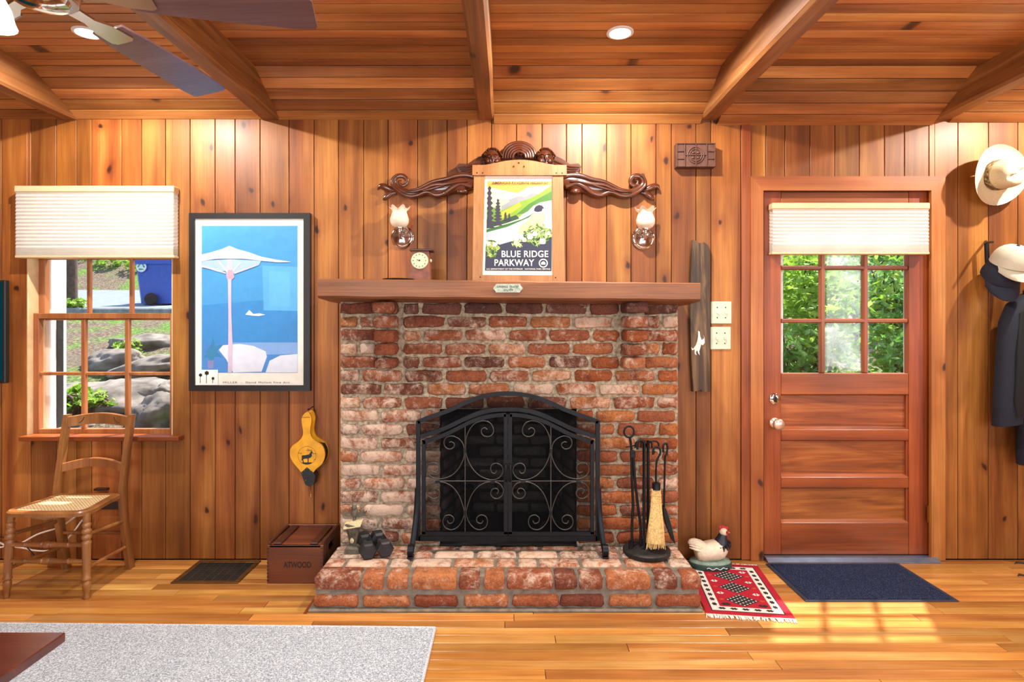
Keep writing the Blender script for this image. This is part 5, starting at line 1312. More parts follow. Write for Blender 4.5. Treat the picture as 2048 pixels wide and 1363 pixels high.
rp('star_centre', [dm(x, y, .006, .005) for x in (b1 + .035, rw - b1 - .035) for y in (.225, .355, .47)] + [motif(x, .115, .022, .012) for x in (b1 + .035, rw - b1 - .035)], DK)['kind'] = 'stuff'
rp('rust_motif', [motif(x, y, .012, .009) for x in (b1 + .026, rw - b1 - .026) for y in (.16, .29, .42)], ORG)
m = MB(); rf = random.Random(2)
for k in range(90):
    x = .002 + (rw - .004) * k / 89; j = rf.uniform(-.005, .005)
    m.tube([(x, .02, .004), (x + j, .008, .006), (x + j * 2, -.008 + rf.uniform(-.006, .004), .003)], .0021, 5)
    m.tube([(x, rl - .002, .004), (x + j, rl + .008, .005), (x + j * 2, rl + .013, .003)], .0018, 4)
m.xf(MR); o = m.build('fringe', simple('fringe_cream', '#efe6d6', .85), rr_); o['kind'] = 'stuff'

# ------------------------------------------------------------------ painted hen
hn = thing('hen_ornament', 'painted white hen ornament with black neck on a green base', 'hen ornament', (FXx(1420, -.105), -.105, .008))
H0 = Vector((FXx(1420, -.105), -.105, .0075)); 
WHN = simple('hen_white', '#dac8ae', .5, var=.12, nscale=40, bump=.5, bscale=110); BKN = simple('hen_black', '#20222c', .45, var=.5, nscale=70, bump=.3); REDC = simple('hen_red', '#b3232c', .4); GRNB = simple('base_green', '#27403c', .5, var=.25); GRNT = simple('base_sage', '#74897a', .6, var=.25, nscale=40)
def ell(c, ru, rv, t, n=18):
    t = Vector(t).normalized(); u = Vector((0, 1, 0)); v = t.cross(u).normalized(); return [Vector(c) + u * ru * math.cos(2 * math.pi * k / n) + v * rv * math.sin(2 * math.pi * k / n) for k in range(n)]
MB().lathe([(0, 0), (.108, 0), (.112, .004), (.112, .024), (.106, .03)], 40, H0, sy=.62).build('base_rim', GRNB, hn, 40)
MB().lathe([(.107, .0295), (.1, .038), (.07, .045), (0, .048)], 40, H0, sy=.62).build('base_mound', GRNT, hn, 50)
m = MB().tube(cr([H0 + Vector((.1125 * math.sin(a), -.1125 * .62 * math.cos(a), .014 + .004 * math.sin(a * 18))) for a in [-.35 + .06 * k for k in range(18)]], 2), .002, 5); m.build('wave_mark', simple('hen_cream_line', '#cfd8c8', .5), hn, 60)
spine = [(-.078, .078, .03, .022), (-.07, .07, .046, .036), (-.045, .075, .056, .046), (-.005, .083, .062, .050), (.035, .088, .060, .052), (.062, .092, .050, .046), (.082, .098, .030, .030), (.090, .10, .012, .012)]
m = MB(); m.loft([ell(H0 + Vector((x, 0, z)), ru, rv, (1, 0, .1)) for x, z, ru, rv in spine]); body = m.build('body', WHN, hn, 60)
m = MB(); m.loft([ell(H0 + Vector((x, 0, z)), ru, rv, (-.8, 0, .5)) for x, z, ru, rv in ((-.035, .098, .04, .03), (-.065, .115, .036, .028), (-.09, .128, .026, .022), (-.108, .132, .014, .014), (-.114, .131, .004, .005))]); m.build('tail', WHN, hn, 60)
m = MB()
for k in range(4): m.tube(cr([H0 + Vector((-.05, -.036 + .004 * k, .092 + .011 * k)), H0 + Vector((-.08, -.031 + .004 * k, .098 + .012 * k)), H0 + Vector((-.112, -.014 + .002 * k, .104 + .011 * k))], 4), [.006, .008, .003], 7)
m.build('tail_feather', WHN, hn, 60)
m = MB(); m.loft([ell(H0 + Vector((x, 0, z)), ru, rv, (.25, 0, 1)) for x, z, ru, rv in ((.052, .112, .045, .042), (.058, .13, .037, .034), (.063, .15, .027, .025), (.067, .168, .021, .020))]); nk = m.build('neck_ruff', BKN, hn, 60)
m = MB()
for k in range(16):
    a = 2 * math.pi * k / 16; c = H0 + Vector((.054 + .045 * math.cos(a), .047 * math.sin(a), .112 + .012 * math.cos(a)))
    m.tube([c + Vector((0, 0, .008)), c + Vector((.006 * math.cos(a), .006 * math.sin(a), -.016))], [.008, .002], 6)
m.build('ruff_point', BKN, nk, 60)
hd = H0 + Vector((.071, 0, .180)); m = MB().ball(hd, .022, .019, .021, 14, 10); m.build('head', WHN, hn, 60)
m = MB()
for k in range(5): m.ball(hd + Vector((-.018 + .009 * k, 0, .022 + .004 * math.sin(k * 1.3))), .007, .0045, .009, 8, 6)
m.build('comb', REDC, hn, 60)
MB().ball(hd + Vector((.012, -.012, .001)), .011, .008, .010, 10, 7).ball(hd + Vector((.017, 0, -.018)), .006, .006, .012, 10, 7).build('wattle', REDC, hn, 60)
MB().tube([hd + Vector((.018, 0, 0)), hd + Vector((.034, 0, -.005))], [.007, .001], 8).build('beak', simple('beak_tan', '#c2a06a', .5), hn, 60)
MB().ball(hd + Vector((.010, -.0195, .005)), .003, .002, .003, 8, 6).build('eye', IRON, hn, 60)

# ------------------------------------------------------------------ bellows
bl = thing('fireplace_bellows', 'yellow wooden bellows with a stag emblem hung left of the bricks', 'bellows', P(613, 990, -.04))
YBL = -.075
def B(x, z): return (FXx(560 + x / 6.49, YBL), FZ(800 + z / 6.49, YBL))
outl = [(355, 150), (305, 185), (280, 245), (288, 330), (300, 415), (285, 480), (230, 540), (160, 590), (130, 655), (132, 725), (170, 805), (240, 890), (300, 960), (350, 990), (410, 965), (460, 900), (540, 830), (578, 745), (578, 660), (540, 580), (460, 530), (412, 480), (392, 415), (398, 330), (408, 255), (392, 185)]
sm = [(v.x, v.y) for v in cr([Vector(B(*p) + (0,)) for p in outl], 3, True)]
YEL = simple('bellows_yellow', '#d99a1c', .35, var=.15, nscale=25, coat=.3)
MB().prism(sm, YBL, YBL + .012).build('front_board', YEL, bl)
MB().prism([(x, z) for x, z in sm], -.014, -.002).build('rear_board', YEL, bl)
rings = []
bp = [(v.x, v.y) for v in cr([Vector(B(*p) + (0,)) for p in outl[6:20]], 3)]
cenx, cenz = B(355, 740)
for yy, sc_ in ((YBL + .012, .985), (YBL + .028, .93), (YBL + .04, .98), (-.026, .93), (-.014, .985)): rings.append([(cenx + (x - cenx) * sc_, yy, cenz + (z - cenz) * sc_) for x, z in bp])
MB().loft(rings).build('leather_gusset', simple('gusset_leather', '#2a1c18', .6, var=.3), bl)
noz = [(272, 938), (350, 868), (445, 945), (458, 990), (440, 1090), (385, 1122), (332, 1092), (305, 1020)]
LEA = simple('black_leather', '#191a20', .45, var=.2)
MB().prism([B(*p) for p in noz], YBL - .003, YBL + .05).build('leather_nose', LEA, bl)
m = MB()
for p in ((355, 886), (318, 910), (398, 912), (293, 944), (432, 946), (336, 1038), (402, 1030)): q = B(*p); m.ball((q[0], YBL - .004, q[1]), .0022, .0022, .0022, 8, 6)
m.build('brass_stud', BRASS, bl, 60)
q0, q1 = B(380, 1115), B(384, 1272); MB().tube([(q0[0], YBL + .02, q0[1]), (q0[0], YBL + .02, q0[1] - .012), (q0[0], YBL + .02, q0[1] - .014), (q1[0], YBL + .02, q1[1] + .008), (q1[0], YBL + .02, q1[1] + .006), (q1[0], YBL + .02, q1[1])], [.004, .004, .0028, .0022, .0036, .0036], 10).build('nozzle', BRASS, bl, 50)
m = MB(); cq = B(350, 715); r_ = 118 / 6.49 * (D0 + YBL) / F
m.tube([(cq[0] + r_ * math.cos(k * .1963), YBL - .0002, cq[1] + r_ * math.sin(k * .1963)) for k in range(33)], .0007, 5)
deer = [(282, 735), (285, 714), (330, 712), (380, 700), (398, 672), (405, 660), (422, 668), (425, 680), (412, 692), (415, 722), (398, 742), (373, 752), (370, 810), (359, 810), (360, 756), (322, 756), (300, 766), (310, 808), (299, 808), (290, 772), (276, 786), (284, 752)]
m.prism([B(*p) for p in deer], YBL - .0008, YBL + .001)
m.prism([B(*p) for p in ((285, 805), (420, 805), (395, 825), (350, 834), (305, 825))], YBL - .0008, YBL + .001)
for a in ([(403, 665), (395, 650), (372, 640), (358, 632)], [(410, 662), (412, 648), (400, 640)], [(380, 644), (378, 655), (340, 650)], [(235, 684), (285, 690)], [(420, 690), (465, 690)], [(440, 775), (465, 760)]): m.tube([(B(*p)[0], YBL - .0004, B(*p)[1]) for p in a], .0011, 5)
m.build('stag_emblem', BLK, bl)
MB().tube([(B(285, 222)[0], YBL - .0005, B(285, 222)[1]), (B(390, 218)[0], YBL - .0005, B(390, 218)[1])], .001, 5).build('handle_groove', CRATED, bl)
q = B(368, 125); tag(MB().tube(cr([(q[0], -.001, q[1] + .008), (q[0], -.04, q[1] + .004), (q[0], -.08, q[1]), (q[0] + .004, -.085, q[1] + .009)], 4), .0025, 7).build('wall_hook', IRON, None, 60), 'tiny black hook the yellow bellows hang from', 'hook')
# ------------------------------------------------------------------ hats, caps, coat
STRW = simple('straw_hat', '#cfbd98', .7, var=.08, nscale=120, bump=.35, bscale=300)
ht = thing('straw_hat', 'cream straw fedora with patterned band hanging on the wall', 'hat', P(1992, 412, -.04))
hc = P(1994, 350, -.075); Rx = Matrix.Translation(hc) @ Matrix.Rotation(math.radians(10), 4, 'Z') @ Matrix.Rotation(math.radians(90 + 8), 4, 'X')
def hatring(r, h, pinch=0, n=40, dent=0):
    out = []
    for k in range(n):
        a = 2 * math.pi * k / n; c, s = math.cos(a), math.sin(a)
        rx = r * (1.10 - pinch * .0); x, y = rx * c, r * .93 * s
        a2 = a - math.radians(300); x2, y2 = x * math.cos(.52) + y * math.sin(.52), -x * math.sin(.52) + y * math.cos(.52)
        y2 *= (1 - pinch * .45 * max(0, x2 / rx) ** 1.0)
        x, y = x2 * math.cos(.52) - y2 * math.sin(.52), x2 * math.sin(.52) + y2 * math.cos(.52)
        out.append(Vector((x, y, h - dent * max(0, 1 - abs(y2) / (r * .4)))))
    return out
m = MB(); prof = [(.164, .014), (.166, .016), (.150, .004), (.120, -.004), (.090, -.002), (.082, .006)]
m.loft([[Vector((r * math.cos(2 * math.pi * k / 40), r * .95 * math.sin(2 * math.pi * k / 40), h + .012 * math.cos(4 * math.pi * k / 40))) for k in range(40)] for r, h in prof], cap=False).xf(Rx); m.build('brim', STRW, ht, 60)
m = MB(); m.loft([hatring(.083, .0), hatring(.081, .03), hatring(.077, .06, .4), hatring(.072, .085, .8), hatring(.064, .104, 1.0), hatring(.050, .112, 1.0, dent=.012), hatring(.025, .108, 1.0, dent=.02), hatring(.005, .104, 1.0, dent=.02)]).xf(Rx); m.build('crown', STRW, ht, 60)
m = MB(); m.loft([hatring(.0845, .002), hatring(.0855, .004), hatring(.083, .032), hatring(.082, .033)], cap=False).xf(Rx); m.build('hat_band', speckle('band_pattern', '#3d3226', '#7a6347', '#b29a72', 70), ht, 60)
def cap(name, label, c, mat, dome, vis_len, tilt, yaw, roll=0, vmat=None):
    t = thing(name, label, 'cap', c); M = Matrix.Translation(c) @ Matrix.Rotation(yaw, 4, 'Z') @ Matrix.Rotation(tilt, 4, 'X') @ Matrix.Rotation(roll, 4, 'Y')
    m = MB(); rings = []
    for i in range(9):
        a = math.pi / 2 * i / 8; r = dome * math.cos(a) ** .8 if i < 8 else .002; z = dome * 1.02 * math.sin(a)
        rings.append([Vector((r * .92 * math.cos(2 * math.pi * k / 28), r * 1.05 * math.sin(2 * math.pi * k / 28), z)) for k in range(28)])
    m.loft(rings).xf(M); cr_ = m.build('crown', mat, t, 60)
    m = MB(); rings = []
    for k in range(13):
        u = -1 + 2 * k / 12; x = u * dome * .86; yb = -dome * .95 * math.sqrt(max(0, 1 - (u * .88) ** 2)); yf = yb - vis_len * math.sqrt(max(0, 1 - u * u * .93)); dz = -.022 * u * u
        rings.append([Vector((x, yb + .01, dz + .004)), Vector((x, (yb + yf) / 2, dz - .002)), Vector((x, yf, dz - .012)), Vector((x, yf, dz - .016)), Vector((x, (yb + yf) / 2, dz - .006)), Vector((x, yb + .01, dz))])
    m.loft(rings).xf(M @ Matrix.Translation((0, -dome * .8, 0)) @ Matrix.Rotation(math.radians(26), 4, 'X') @ Matrix.Translation((0, dome * .8, 0))); m.build('visor', vmat or mat, t, 60)
    MB().ball((0, 0, dome * 1.03), .008, .008, .005, 10, 6).xf(M).build('top_button', IRON, t, 60)
    return t, M
NAVY = simple('navy_cotton', '#121829', .8, var=.2, nscale=60, bump=.2); BEI = simple('beige_cotton', '#b7b09c', .8, var=.12, nscale=12, bump=.3, bscale=30)
cap('navy_baseball_hat', 'navy cap hanging behind the beige cap', P(2000, 552, -.10), NAVY, .092, .075, math.radians(40), math.radians(-12))
tcap, Mc = cap('beige_baseball_hat', 'beige baseball cap with a dark round badge below the straw hat', P(2022, 527, -.155), BEI, .096, .06, math.radians(28), math.radians(-4))
m = MB(); bc_ = Vector((.02, -.072, .046)); m.loft([[bc_ + Vector((r * math.cos(k * .3927), -.012 - (.004 if r < .028 else 0), r * math.sin(k * .3927))) for k in range(16)] for r in (.030, .022)], cap=False)
for a in range(5): m.ball(bc_ + Vector((.010 * math.cos(a * 1.3), -.017, .010 * math.sin(a * 1.3))), .005, .003, .004, 7, 5)
m.xf(Mc); m.build('badge', IRON, tcap)
hk = thing('coat_hook', 'black iron hook rail holding the two caps', 'hook', P(1974, 510, -.03))
MB().tube([P(1973, 486, -.05), P(1975, 532, -.05)], .011, 10).build('hook_post', IRON, hk, 50); MB().tube([P(1972, 482, -.004), P(1973, 484, -.06), P(1985, 484, -.14)], .006, 8).build('hook_arm', IRON, hk, 50)
CT = simple('navy_coat', '#0c1120', .85, var=.25, nscale=40, bump=.3, bscale=160); CTD = simple('coat_lining', '#07080d', .9)
co = thing('navy_coat', 'dark navy coat sleeve hanging below the caps', 'coat', P(2040, 855, -.1))
def strip(pts, wd, dp):
    rings = []
    for (p, w_, d_) in [(P(*q), a, b) for q, a, b in zip(pts, wd, dp)]:
        rings.append([p + Vector((w_ * math.cos(2 * math.pi * k / 16), d_ * math.sin(2 * math.pi * k / 16) + .004 * math.sin(6 * math.pi * k / 16), .01 * math.cos(2 * math.pi * k / 16))) for k in range(16)])
    return MB().loft(rings)
strip([(2056, 585, -.11), (2040, 605, -.11), (2032, 640, -.115), (2027, 700, -.12), (2022, 760, -.125), (2016, 820, -.125), (2014, 848, -.125)], [.03, .062, .078, .08, .076, .07, .068], [.03, .05, .06, .06, .056, .054, .05]).build('sleeve', CT, co, 60)
strip([(2095, 560, -.08), (2092, 610, -.09), (2090, 700, -.1), (2092, 800, -.105), (2094, 900, -.105), (2095, 925, -.105)], [.04, .11, .14, .145, .15, .15], [.03, .05, .07, .075, .075, .07]).build('coat_body', CT, co, 60)
strip([(2048, 622, -.168), (2046, 700, -.178), (2042, 800, -.178), (2040, 830, -.172)], [.02, .034, .036, .02], [.006, .01, .01, .006]).build('lining_fold', CTD, co, 60)
strip([(2085, 552, -.09), (2072, 578, -.12), (2078, 600, -.13)], [.03, .06, .05], [.03, .04, .03]).build('collar', CT, co, 60)
for k, (px, py, r_) in enumerate(((2040, 1127, .02), (2044, 1152, .016))):
    c = floor_pt(px, py) + Vector((0, 0, .003)); m = MB().tube(cr([c + Vector((-r_ * 1.6, -.004, 0)), c + Vector((-r_ * .5, .006, .004)), c + Vector((r_, -.002, .002)), c + Vector((r_ * 1.8, .006, 0))], 4), [.002, .006, .005, .001], 6, flat=.5)
    tag(m.build('dry_leaf', simple('dry_leaf_brown', '#3a2618', .8), None, 50), ('curled brown leaf scrap on the floor against the wall', 'curled brown leaf scrap on the floor below the coat, away from the wall')[k], 'leaf', 'leaf scraps')

# ------------------------------------------------------------------ television
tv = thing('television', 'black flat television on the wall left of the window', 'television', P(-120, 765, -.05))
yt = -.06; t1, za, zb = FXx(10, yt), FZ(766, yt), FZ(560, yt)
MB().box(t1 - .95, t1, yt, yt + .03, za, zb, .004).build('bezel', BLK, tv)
MB().box(t1 - .938, t1 - .012, yt - .0015, yt + .001, za + .018, zb - .012).build('screen', emit('screen_gleam', lin('#0d3d46'), .5), tv)  # teal reflection on the screen put in as a faint glow
MB().box(t1 - .7, t1 - .25, yt + .03, -.001, za + .15, zb - .15).build('wall_mount', IRON, tv)

# ------------------------------------------------------------------ ceiling fan
FC = Vector((-1.176, 1.469 - D0, 0)); FZB = 2.118
fan = thing('ceiling_fan', 'ceiling fan with dark walnut blades and chrome fittings', 'ceiling fan', (FC.x, FC.y, ZC))
NI = simple('brushed_nickel', '#c8c4c0', .2, metal=1, var=.05)
MB().lathe([(0, 2.529), (.075, 2.529), (.075, 2.51), (.045, 2.485), (.014, 2.48), (.014, 2.30)], 24, FC).build('canopy', NI, fan, 40)
MB().lathe([(.014, 2.34), (.06, 2.33), (.125, 2.29), (.135, 2.24), (.125, 2.17), (.09, 2.145), (.08, 2.10), (.075, 2.095), (0, 2.095)], 32, FC).build('motor_housing', NI, fan, 40)
MB().lathe([(0, 2.118), (.045, 2.118), (.064, 2.108), (.066, 2.10), (.058, 2.085), (.03, 2.078), (0, 2.077)], 32, FC).build('light_kit_pan', CHROME, fan, 40)
T1 = Vector((FXx(421, 2.123 - D0), 2.123 - D0, 0)); a0 = math.atan2(T1.y - FC.y, T1.x - FC.x)
for k in range(5):
    a = a0 - k * 2 * math.pi / 5; M = Matrix.Translation((FC.x, FC.y, FZB)) @ Matrix.Rotation(a, 4, 'Z') @ Matrix.Rotation(math.radians(-9), 4, 'X')
    pl_ = [(.20, -.050), (.30, -.060), (.48, -.068), (.62, -.067), (.655, -.062), (.662, -.05), (.662, .048), (.655, .062), (.60, .066), (.42, .062), (.28, .055), (.20, .045)]
    MB().prism(pl_, -.003, .004, 'xy').xf(M).build('blade', BLADEW, fan)
    ir = [(.09, -.02), (.14, -.018), (.18, -.035), (.25, -.04), (.262, -.03), (.262, .02), (.25, .03), (.19, .028), (.14, .014), (.09, .018)]
    MB().prism(ir, -.010, -.003, 'xy').xf(M).build('blade_iron', NI, fan)
SHG = emit('lit_fan_glass', (1, .96, .9, 1), 2.2)
for k in range(1):
    a = math.radians(205); c = FC + Vector((math.cos(a) * .105, math.sin(a) * .105, 2.085))
    MB().tube(cr([FC + Vector((math.cos(a) * .03, math.sin(a) * .03, 2.09)), FC + Vector((math.cos(a) * .08, math.sin(a) * .08, 2.095)), c + Vector((0, 0, .02))], 4), .008, 8).build('lamp_arm', NI, fan, 50)
    MB().lathe([(.02, .02), (.03, .0), (.045, -.03), (.052, -.06), (.058, -.075), (.054, -.073), (.04, -.03), (.02, .0)], 20, c).build('glass_shade', SHG, fan, 60)

# ------------------------------------------------------------------ recessed downlights
LENS = emit('downlight_lens', (1, .93, .82, 1), 22)
for k, (x, lb) in enumerate(((-1.81, 'recessed ceiling downlight behind the fan blade'), (.485, 'recessed ceiling downlight between the middle and fourth beams'), (2.86, 'recessed ceiling downlight over the hats'))):
    c = Vector((x, -.64, ZC)); t = thing('downlight', lb, 'downlight', c, 'recessed downlights')
    MB().lathe([(.058, .002), (.058, -.004), (.046, -.006), (.044, .002)], 28, c).build('trim_ring', WHITEP, t, 40)
    MB().lathe([(0, -.001), (.045, -.001), (.045, .001), (0, .001)], 28, c).build('lens', LENS, t)
    light('downlight_beam', 'SPOT', (x, -.64, ZC - .010), (x, -.64 + .001, 0), 84, (1.0, .93, .82), shadow_soft_size=.02, spot_size=math.radians(177), spot_blend=.32)

for x in (-.70, 1.70):     # unseen row of downlights, added to brighten the foreground floor and rug
    c = Vector((x, -2.15, ZC)); t = thing('downlight', 'added unseen fill downlight over the ' + ('grey rug' if x < 0 else 'open floor') + ', behind the first row', 'downlight', c, 'recessed downlights')
    MB().lathe([(.058, .002), (.058, -.004), (.046, -.006), (.044, .002)], 28, c).build('trim_ring', WHITEP, t, 40)
    MB().lathe([(0, -.001), (.045, -.001), (.045, .001), (0, .001)], 28, c).build('lens', LENS, t)
    light('downlight_beam', 'SPOT', (x, -2.15, ZC - .010), (x, -2.15 + .001, 0), 58, (1.0, .95, .88), shadow_soft_size=.02, spot_size=math.radians(170), spot_blend=.6)

# ------------------------------------------------------------------ outdoors
def terr(x, y):
    d = y + D0
    tab = [(3.3, -.25), (3.7, -.05), (4.1, .25), (4.5, .42), (5.85, .76), (8.05, 1.26), (8.9, 1.44), (11, 1.60), (13, 1.95), (18, 4.6), (26, 10), (40, 19)]
    for (a, za), (b, zb) in zip(tab, tab[1:]):
        if a <= d <= b: z = za + (zb - za) * (d - a) / (b - a); break
    else: z = tab[-1][1] if d > 40 else tab[0][1]
    rough = .10 if not (8.6 < d < 13.2 and x < -1) else .0
    return z + rough * mnoise.noise((x * 1.3, y * 1.3, 0)) + rough * .5 * mnoise.noise((x * 4, y * 4, 2))
SOIL, nts, bss, outs = newmat('leafy_slope'); vs = objcoord(nts, (1, 1, 1), False)
n1 = N(nts, 'ShaderNodeTexNoise', i_Scale=1.6, i_Detail=6.0); n2 = N(nts, 'ShaderNodeTexNoise', i_Scale=28.0, i_Detail=6.0, i_Roughness=.75)
for q in (n1, n2): nts.links.new(vs, q.inputs['Vector'])
ra = ramp(nts, [(.34, lin('#35291f')), (.5, lin('#6e5e4c')), (.66, lin('#a8977e'))]); rb2 = ramp(nts, [(.34, lin('#2a4a14')), (.52, lin('#5f8a2c')), (.7, lin('#9dbd50'))])
nts.links.new(n2.outputs['Fac'], ra.inputs[0]); nts.links.new(n2.outputs['Fac'], rb2.inputs[0])
gm = N(nts, 'ShaderNodeMapRange'); gm.inputs[1].default_value = .48; gm.inputs[2].default_value = .6; nts.links.new(n1.outputs['Fac'], gm.inputs[0])
nts.links.new(mixc(nts, 'MIX', gm.outputs[0], ra.outputs[0], rb2.outputs[0]), bss.inputs['Base Color']); bss.inputs['Roughness'].default_value = .9
bb = N(nts, 'ShaderNodeBump', i_Strength=.8, i_Distance=.05); nts.links.new(n2.outputs['Fac'], bb.inputs['Height']); nts.links.new(bb.outputs[0], bss.inputs['Normal'])
m = MB(); xs = [-26 + .5 * k for k in range(92)]; ysv = [.16, .3, .5, .7, .9, 1.1, 1.35, 1.6, 1.9, 2.2, 2.6, 3, 3.5, 4, 4.5, 5, 5.5, 6, 6.5, 7, 7.5, 8, 9, 10, 12, 14, 17, 20, 25, 30, 36]
vs_ = [(x, y, terr(x, y)) for y in ysv for x in xs]; nx = len(xs)
m.add(vs_, [(j * nx + i, j * nx + i + 1, (j + 1) * nx + i + 1, (j + 1) * nx + i) for j in range(len(ysv) - 1) for i in range(nx - 1)])
tag(m.build('terrain', SOIL, None, 60), 'rising leafy slope outside the windows', kind='structure')
m = MB(); py_ = [5.7, 6.3, 7, 7.7, 8.4, 9.2, 9.9]; px_ = [-14 + .8 * k for k in range(16)]
m.add([(x, y + .10 * (x + 6), terr(x, y) + .02) for y in py_ for x in px_], [(j * 16 + i, j * 16 + i + 1, (j + 1) * 16 + i + 1, (j + 1) * 16 + i) for j in range(6) for i in range(15)])
tag(m.build('pavement', simple('asphalt_pale', '#76828c', .9, var=.15, nscale=8), None), 'pale paved drive beyond the slope', kind='structure')
tag(MB().box(-11, -2.4, 5.46, 5.64, 1.36, 1.50, .02).build('kerb', simple('kerb_stone', '#8a8d90', .9, var=.3, nscale=10), None), 'grey kerb edging the paved drive', kind='structure')
ROCK = simple('grey_rock', '#7d766e', .9, var=.55, nscale=7, bump=.8, bscale=22, spec=.2)
def boulder(label, px, py, d, w_, h_, dp, seed, rot=0):
    c = P(px, py, d - D0); bm = bmesh.new(); bmesh.ops.create_icosphere(bm, subdivisions=4, radius=1)
    for v in bm.verts:
        q = v.co * 1.2 + Vector((seed * 3.1, seed, 0)); f = 1 + .32 * mnoise.noise(q) + .14 * mnoise.noise(q * 2.7) + .06 * mnoise.noise(q * 6)
        v.co = Vector((v.co.x * w_, v.co.y * dp, v.co.z * h_)) * f
    bmesh.ops.rotate(bm, verts=bm.verts, matrix=Matrix.Rotation(rot, 3, 'Y')); me = bpy.data.meshes.new('boulder'); bm.to_mesh(me); bm.free()
    me.shade_smooth(); me.materials.append(ROCK); o = link('boulder', me); o.location = c; return tag(o, label, 'rock', 'rocks on the slope outside the window')
boulder('flat grey rock ledge filling the lower right panes', 262, 800, 5.2, .62, .17, .4, 1, .05)
boulder('sunlit pale rock slab above the ledge outside', 300, 735, 5.9, .45, .11, .3, 2, -.22)
boulder('rounded grey rock in the middle window panes', 228, 725, 6.1, .30, .15, .25, 3, -.15)
boulder('big grey rock in the bottom right pane', 325, 835, 4.75, .26, .20, .25, 4, -.5)
boulder('white-topped small rock by the right window edge', 333, 785, 4.9, .10, .09, .1, 5, .2)
boulder('low rock in the bottom middle pane', 205, 845, 4.8, .26, .09, .2, 6)
boulder('pale low stone near the left bottom pane', 128, 830, 4.9, .14, .07, .14, 7)
boulder('grey rock high on the slope under the kerb', 310, 690, 6.9, .5, .12, .3, 8)
LEAF = {}
def leafmat(name, a, b, c):
    m, nt, bs, out = newmat(name); v = objcoord(nt, (1, 1, 1)); n = N(nt, 'ShaderNodeTexNoise', i_Scale=9.0, i_Detail=5.0, i_Roughness=.8); nt.links.new(v, n.inputs['Vector'])
    r = ramp(nt, [(.32, lin(a)), (.5, lin(b)), (.68, lin(c))]); nt.links.new(n.outputs['Fac'], r.inputs[0]); nt.links.new(r.outputs[0], bs.inputs['Base Color']); bs.inputs['Roughness'].default_value = .4
    tl = N(nt, 'ShaderNodeBsdfTranslucent'); nt.links.new(r.outputs[0], tl.inputs[0]); mx = N(nt, 'ShaderNodeMixShader'); mx.inputs[0].default_value = .5
    nt.links.new(bs.outputs[0], mx.inputs[1]); nt.links.new(tl.outputs[0], mx.inputs[2]); nt.links.new(mx.outputs[0], out.inputs[0]); return m
LFA = leafmat('leaf_bright', '#477820', '#8fba3c', '#d4e886'); LFB = leafmat('leaf_mid', '#386c2c', '#76ae54', '#c4e29c'); LFC = leafmat('leaf_pale', '#5f7c48', '#94ae78', '#c6d4ac')
BARK = simple('bark', '#5c4a3e', .9, var=.35, nscale=20, bump=.6)
def shrub(name, label, c, rx, ry, rz, n, ls, mat, seed, base=None, cat='shrub'):
    r = random.Random(seed); c = Vector(c); gz = terr(c.x, c.y) - .05; t = thing(name, label, cat, (c.x, c.y, gz), 'greenery outside')
    m = MB(); vs = []; fs = []
    clumps = [(Vector((r.gauss(0, .5), r.gauss(0, .5), r.gauss(0, .5))), r.uniform(.25, .5)) for _ in range(16)]
    for k in range(n):
        q, s = r.choice(clumps); d = Vector((r.gauss(0, 1), r.gauss(0, 1), r.gauss(0, 1))).normalized() * s * r.uniform(.6, 1.05)
        p = c + Vector(((q.x + d.x) * rx, (q.y + d.y) * ry, (q.z + d.z) * rz))
        a = Vector((r.gauss(0, 1), r.gauss(0, 1), r.gauss(0, .6))).normalized(); b = a.cross(Vector((r.gauss(0, 1), r.gauss(0, 1), r.gauss(0, 1)))).normalized(); l = ls * r.uniform(.6, 1.3)
        i = len(vs); vs += [p - a * l, p + b * l * .42, p + a * l, p - b * l * .42]; fs.append((i, i + 1, i + 2, i + 3))
    m.add(vs, fs); o = m.build('foliage', mat, t); o['kind'] = 'stuff'
    m = MB()
    for k in range(6):
        e = c + Vector((r.uniform(-.6, .6) * rx, r.uniform(-.6, .6) * ry, r.uniform(-.1, .7) * rz)); s0 = Vector((c.x + r.uniform(-.1, .1), c.y, gz))
        m.tube(cr([s0, s0.lerp(e, .5) + Vector((r.uniform(-.1, .1), 0, .1)), e], 4), [.022, .014, .005], 6)
    m.build('stem', BARK, t, 60)
def dpt(px, py, d): return P(px, py, d - D0)
shrub('leafy_shrub', 'bright leafy shrub filling the left door panes', dpt(1600, 600, 4.9), .62, .35, .75, 2600, .045, LFA, 1)
shrub('leafy_shrub', 'dark leafy shrub low in the left door panes', dpt(1625, 730, 4.6), .6, .3, .38, 1600, .045, LFB, 2)
shrub('pale_shrub', 'pale hazy shrub behind the middle door panes', dpt(1705, 600, 7.4), 1.0, .5, 1.1, 1800, .06, LFC, 3)
shrub('fern_shrub', 'green fern-like shrub behind the right door panes', dpt(1790, 560, 5.3), .42, .35, .62, 2000, .05, LFB, 4)
shrub('leafy_shrub', 'low yellow-green bush at the foot of the right door panes', dpt(1800, 720, 5.0), .5, .3, .3, 1200, .04, LFA, 5)
shrub('leafy_shrub', 'tall bush beyond the pale shrub outside the door', dpt(1640, 520, 9.0), 1.5, .7, 1.5, 2200, .08, LFB, 6)
shrub('leafy_shrub', 'far bush at the top right of the door panes', dpt(1850, 500, 9.0), 1.6, .7, 1.5, 2200, .08, LFA, 7)
shrub('bank_shrub', 'green bank of leaves at the top left of the window', dpt(140, 545, 15.5), 2.0, .8, .55, 2200, .09, LFA, 8)
shrub('bank_shrub', 'yellow-green bank of leaves above the drive', dpt(235, 535, 15.0), 1.4, .8, .5, 1500, .09, LFA, 9)
shrub('bank_shrub', 'far green bushes above the drive behind the blind', dpt(200, 440, 17), 5.0, .8, 1.6, 2400, .13, LFB, 12)
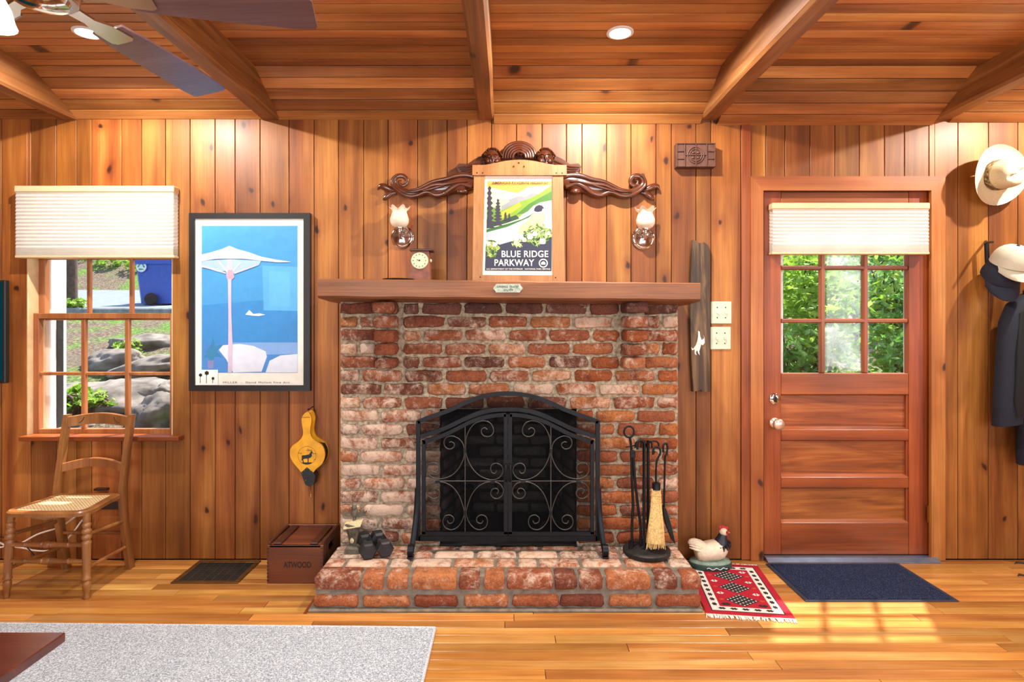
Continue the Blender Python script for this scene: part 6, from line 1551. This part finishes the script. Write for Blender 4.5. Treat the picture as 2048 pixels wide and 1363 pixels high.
shrub('low_plant', 'small green plant at the bottom left window pane', dpt(140, 800, 4.7), .14, .12, .10, 420, .035, LFA, 10)
shrub('low_plant', 'small weeds between rocks in the bottom middle pane', dpt(190, 805, 4.75), .12, .1, .06, 260, .03, LFA, 11)
shrub('low_plant', 'grassy tuft beside the rounded rock', dpt(258, 700, 6.4), .14, .1, .12, 300, .03, LFA, 13)
shrub('low_plant', 'green weeds below the meeting rail at left', dpt(145, 610, 8.7), .3, .1, .08, 400, .04, LFA, 14)
tr = thing('thin_tree', 'thin bare tree trunk outside the top left pane', 'tree', dpt(142, 605, 8.8)); p = dpt(142, 606, 8.8)
MB().tube(cr([p + Vector((0, 0, -.2)), p + Vector((.01, 0, .6)), p + Vector((-.02, 0, 1.6)), p + Vector((.03, 0, 3.2))], 5), [.085, .075, .07, .06], 12).build('trunk', BARK, tr, 60)
MB().tube(cr([p + Vector((0, 0, 1.9)), p + Vector((.4, .1, 2.4)), p + Vector((.8, .2, 3.1))], 4), [.04, .03, .015], 8).build('branch', BARK, tr, 60)
# recycling bin
BINB = simple('bin_blue', '#2f57b0', .45, var=.1); db = 11.0; b0_ = dpt(330, 611, db)
bn = thing('recycling_bin', 'blue wheeled recycling bin on the drive outside the window', 'bin', b0_)
rings = []
for hx, hy, z in ((.30, .28, .03), (.36, .34, .74), (.40, .38, .75), (.41, .39, .90)): rings.append([b0_ + Vector((a * hx, b * hy, z)) for a, b in ((-1, -.85), (-.85, -1), (.85, -1), (1, -.85), (1, .85), (.85, 1), (-.85, 1), (-1, .85))])
MB().loft(rings).build('body', BINB, bn, 30)
MB().lathe([(.43, .9), (.44, .93), (.3, 1.0), (0, 1.02)], 8, b0_).build('lid', BINB, bn, 30)
wc = b0_ + Vector((-.04, -.34, .11)); MB().lathe([(0, 0), (.11, 0), (.115, .03), (.10, .07), (.05, .075), (0, .07)], 22, wc, 'y').build('wheel', simple('tyre_black', '#26211e', .8, var=.3), bn, 40)
lc = b0_ + Vector((-.22, -.36, .70)); lg = MB().lathe([(0, 0), (.095, 0), (.095, .006), (0, .007)], 26, lc, 'y').build('recycling_mark', simple('bin_white', '#dfeee6', .5), bn, 40)
m = MB()
for k in range(3):
    a = math.pi / 2 + k * 2.094; b = a + 2.094
    p0, p1 = lc + Vector((.06 * math.cos(a + .35), -.009, .06 * math.sin(a + .35))), lc + Vector((.06 * math.cos(b - .35), -.009, .06 * math.sin(b - .35))); m.tube([p0, p1], [.014, .008], 4)
m.build('recycling_arrow', simple('bin_grey', '#5f8f88', .5), lg)
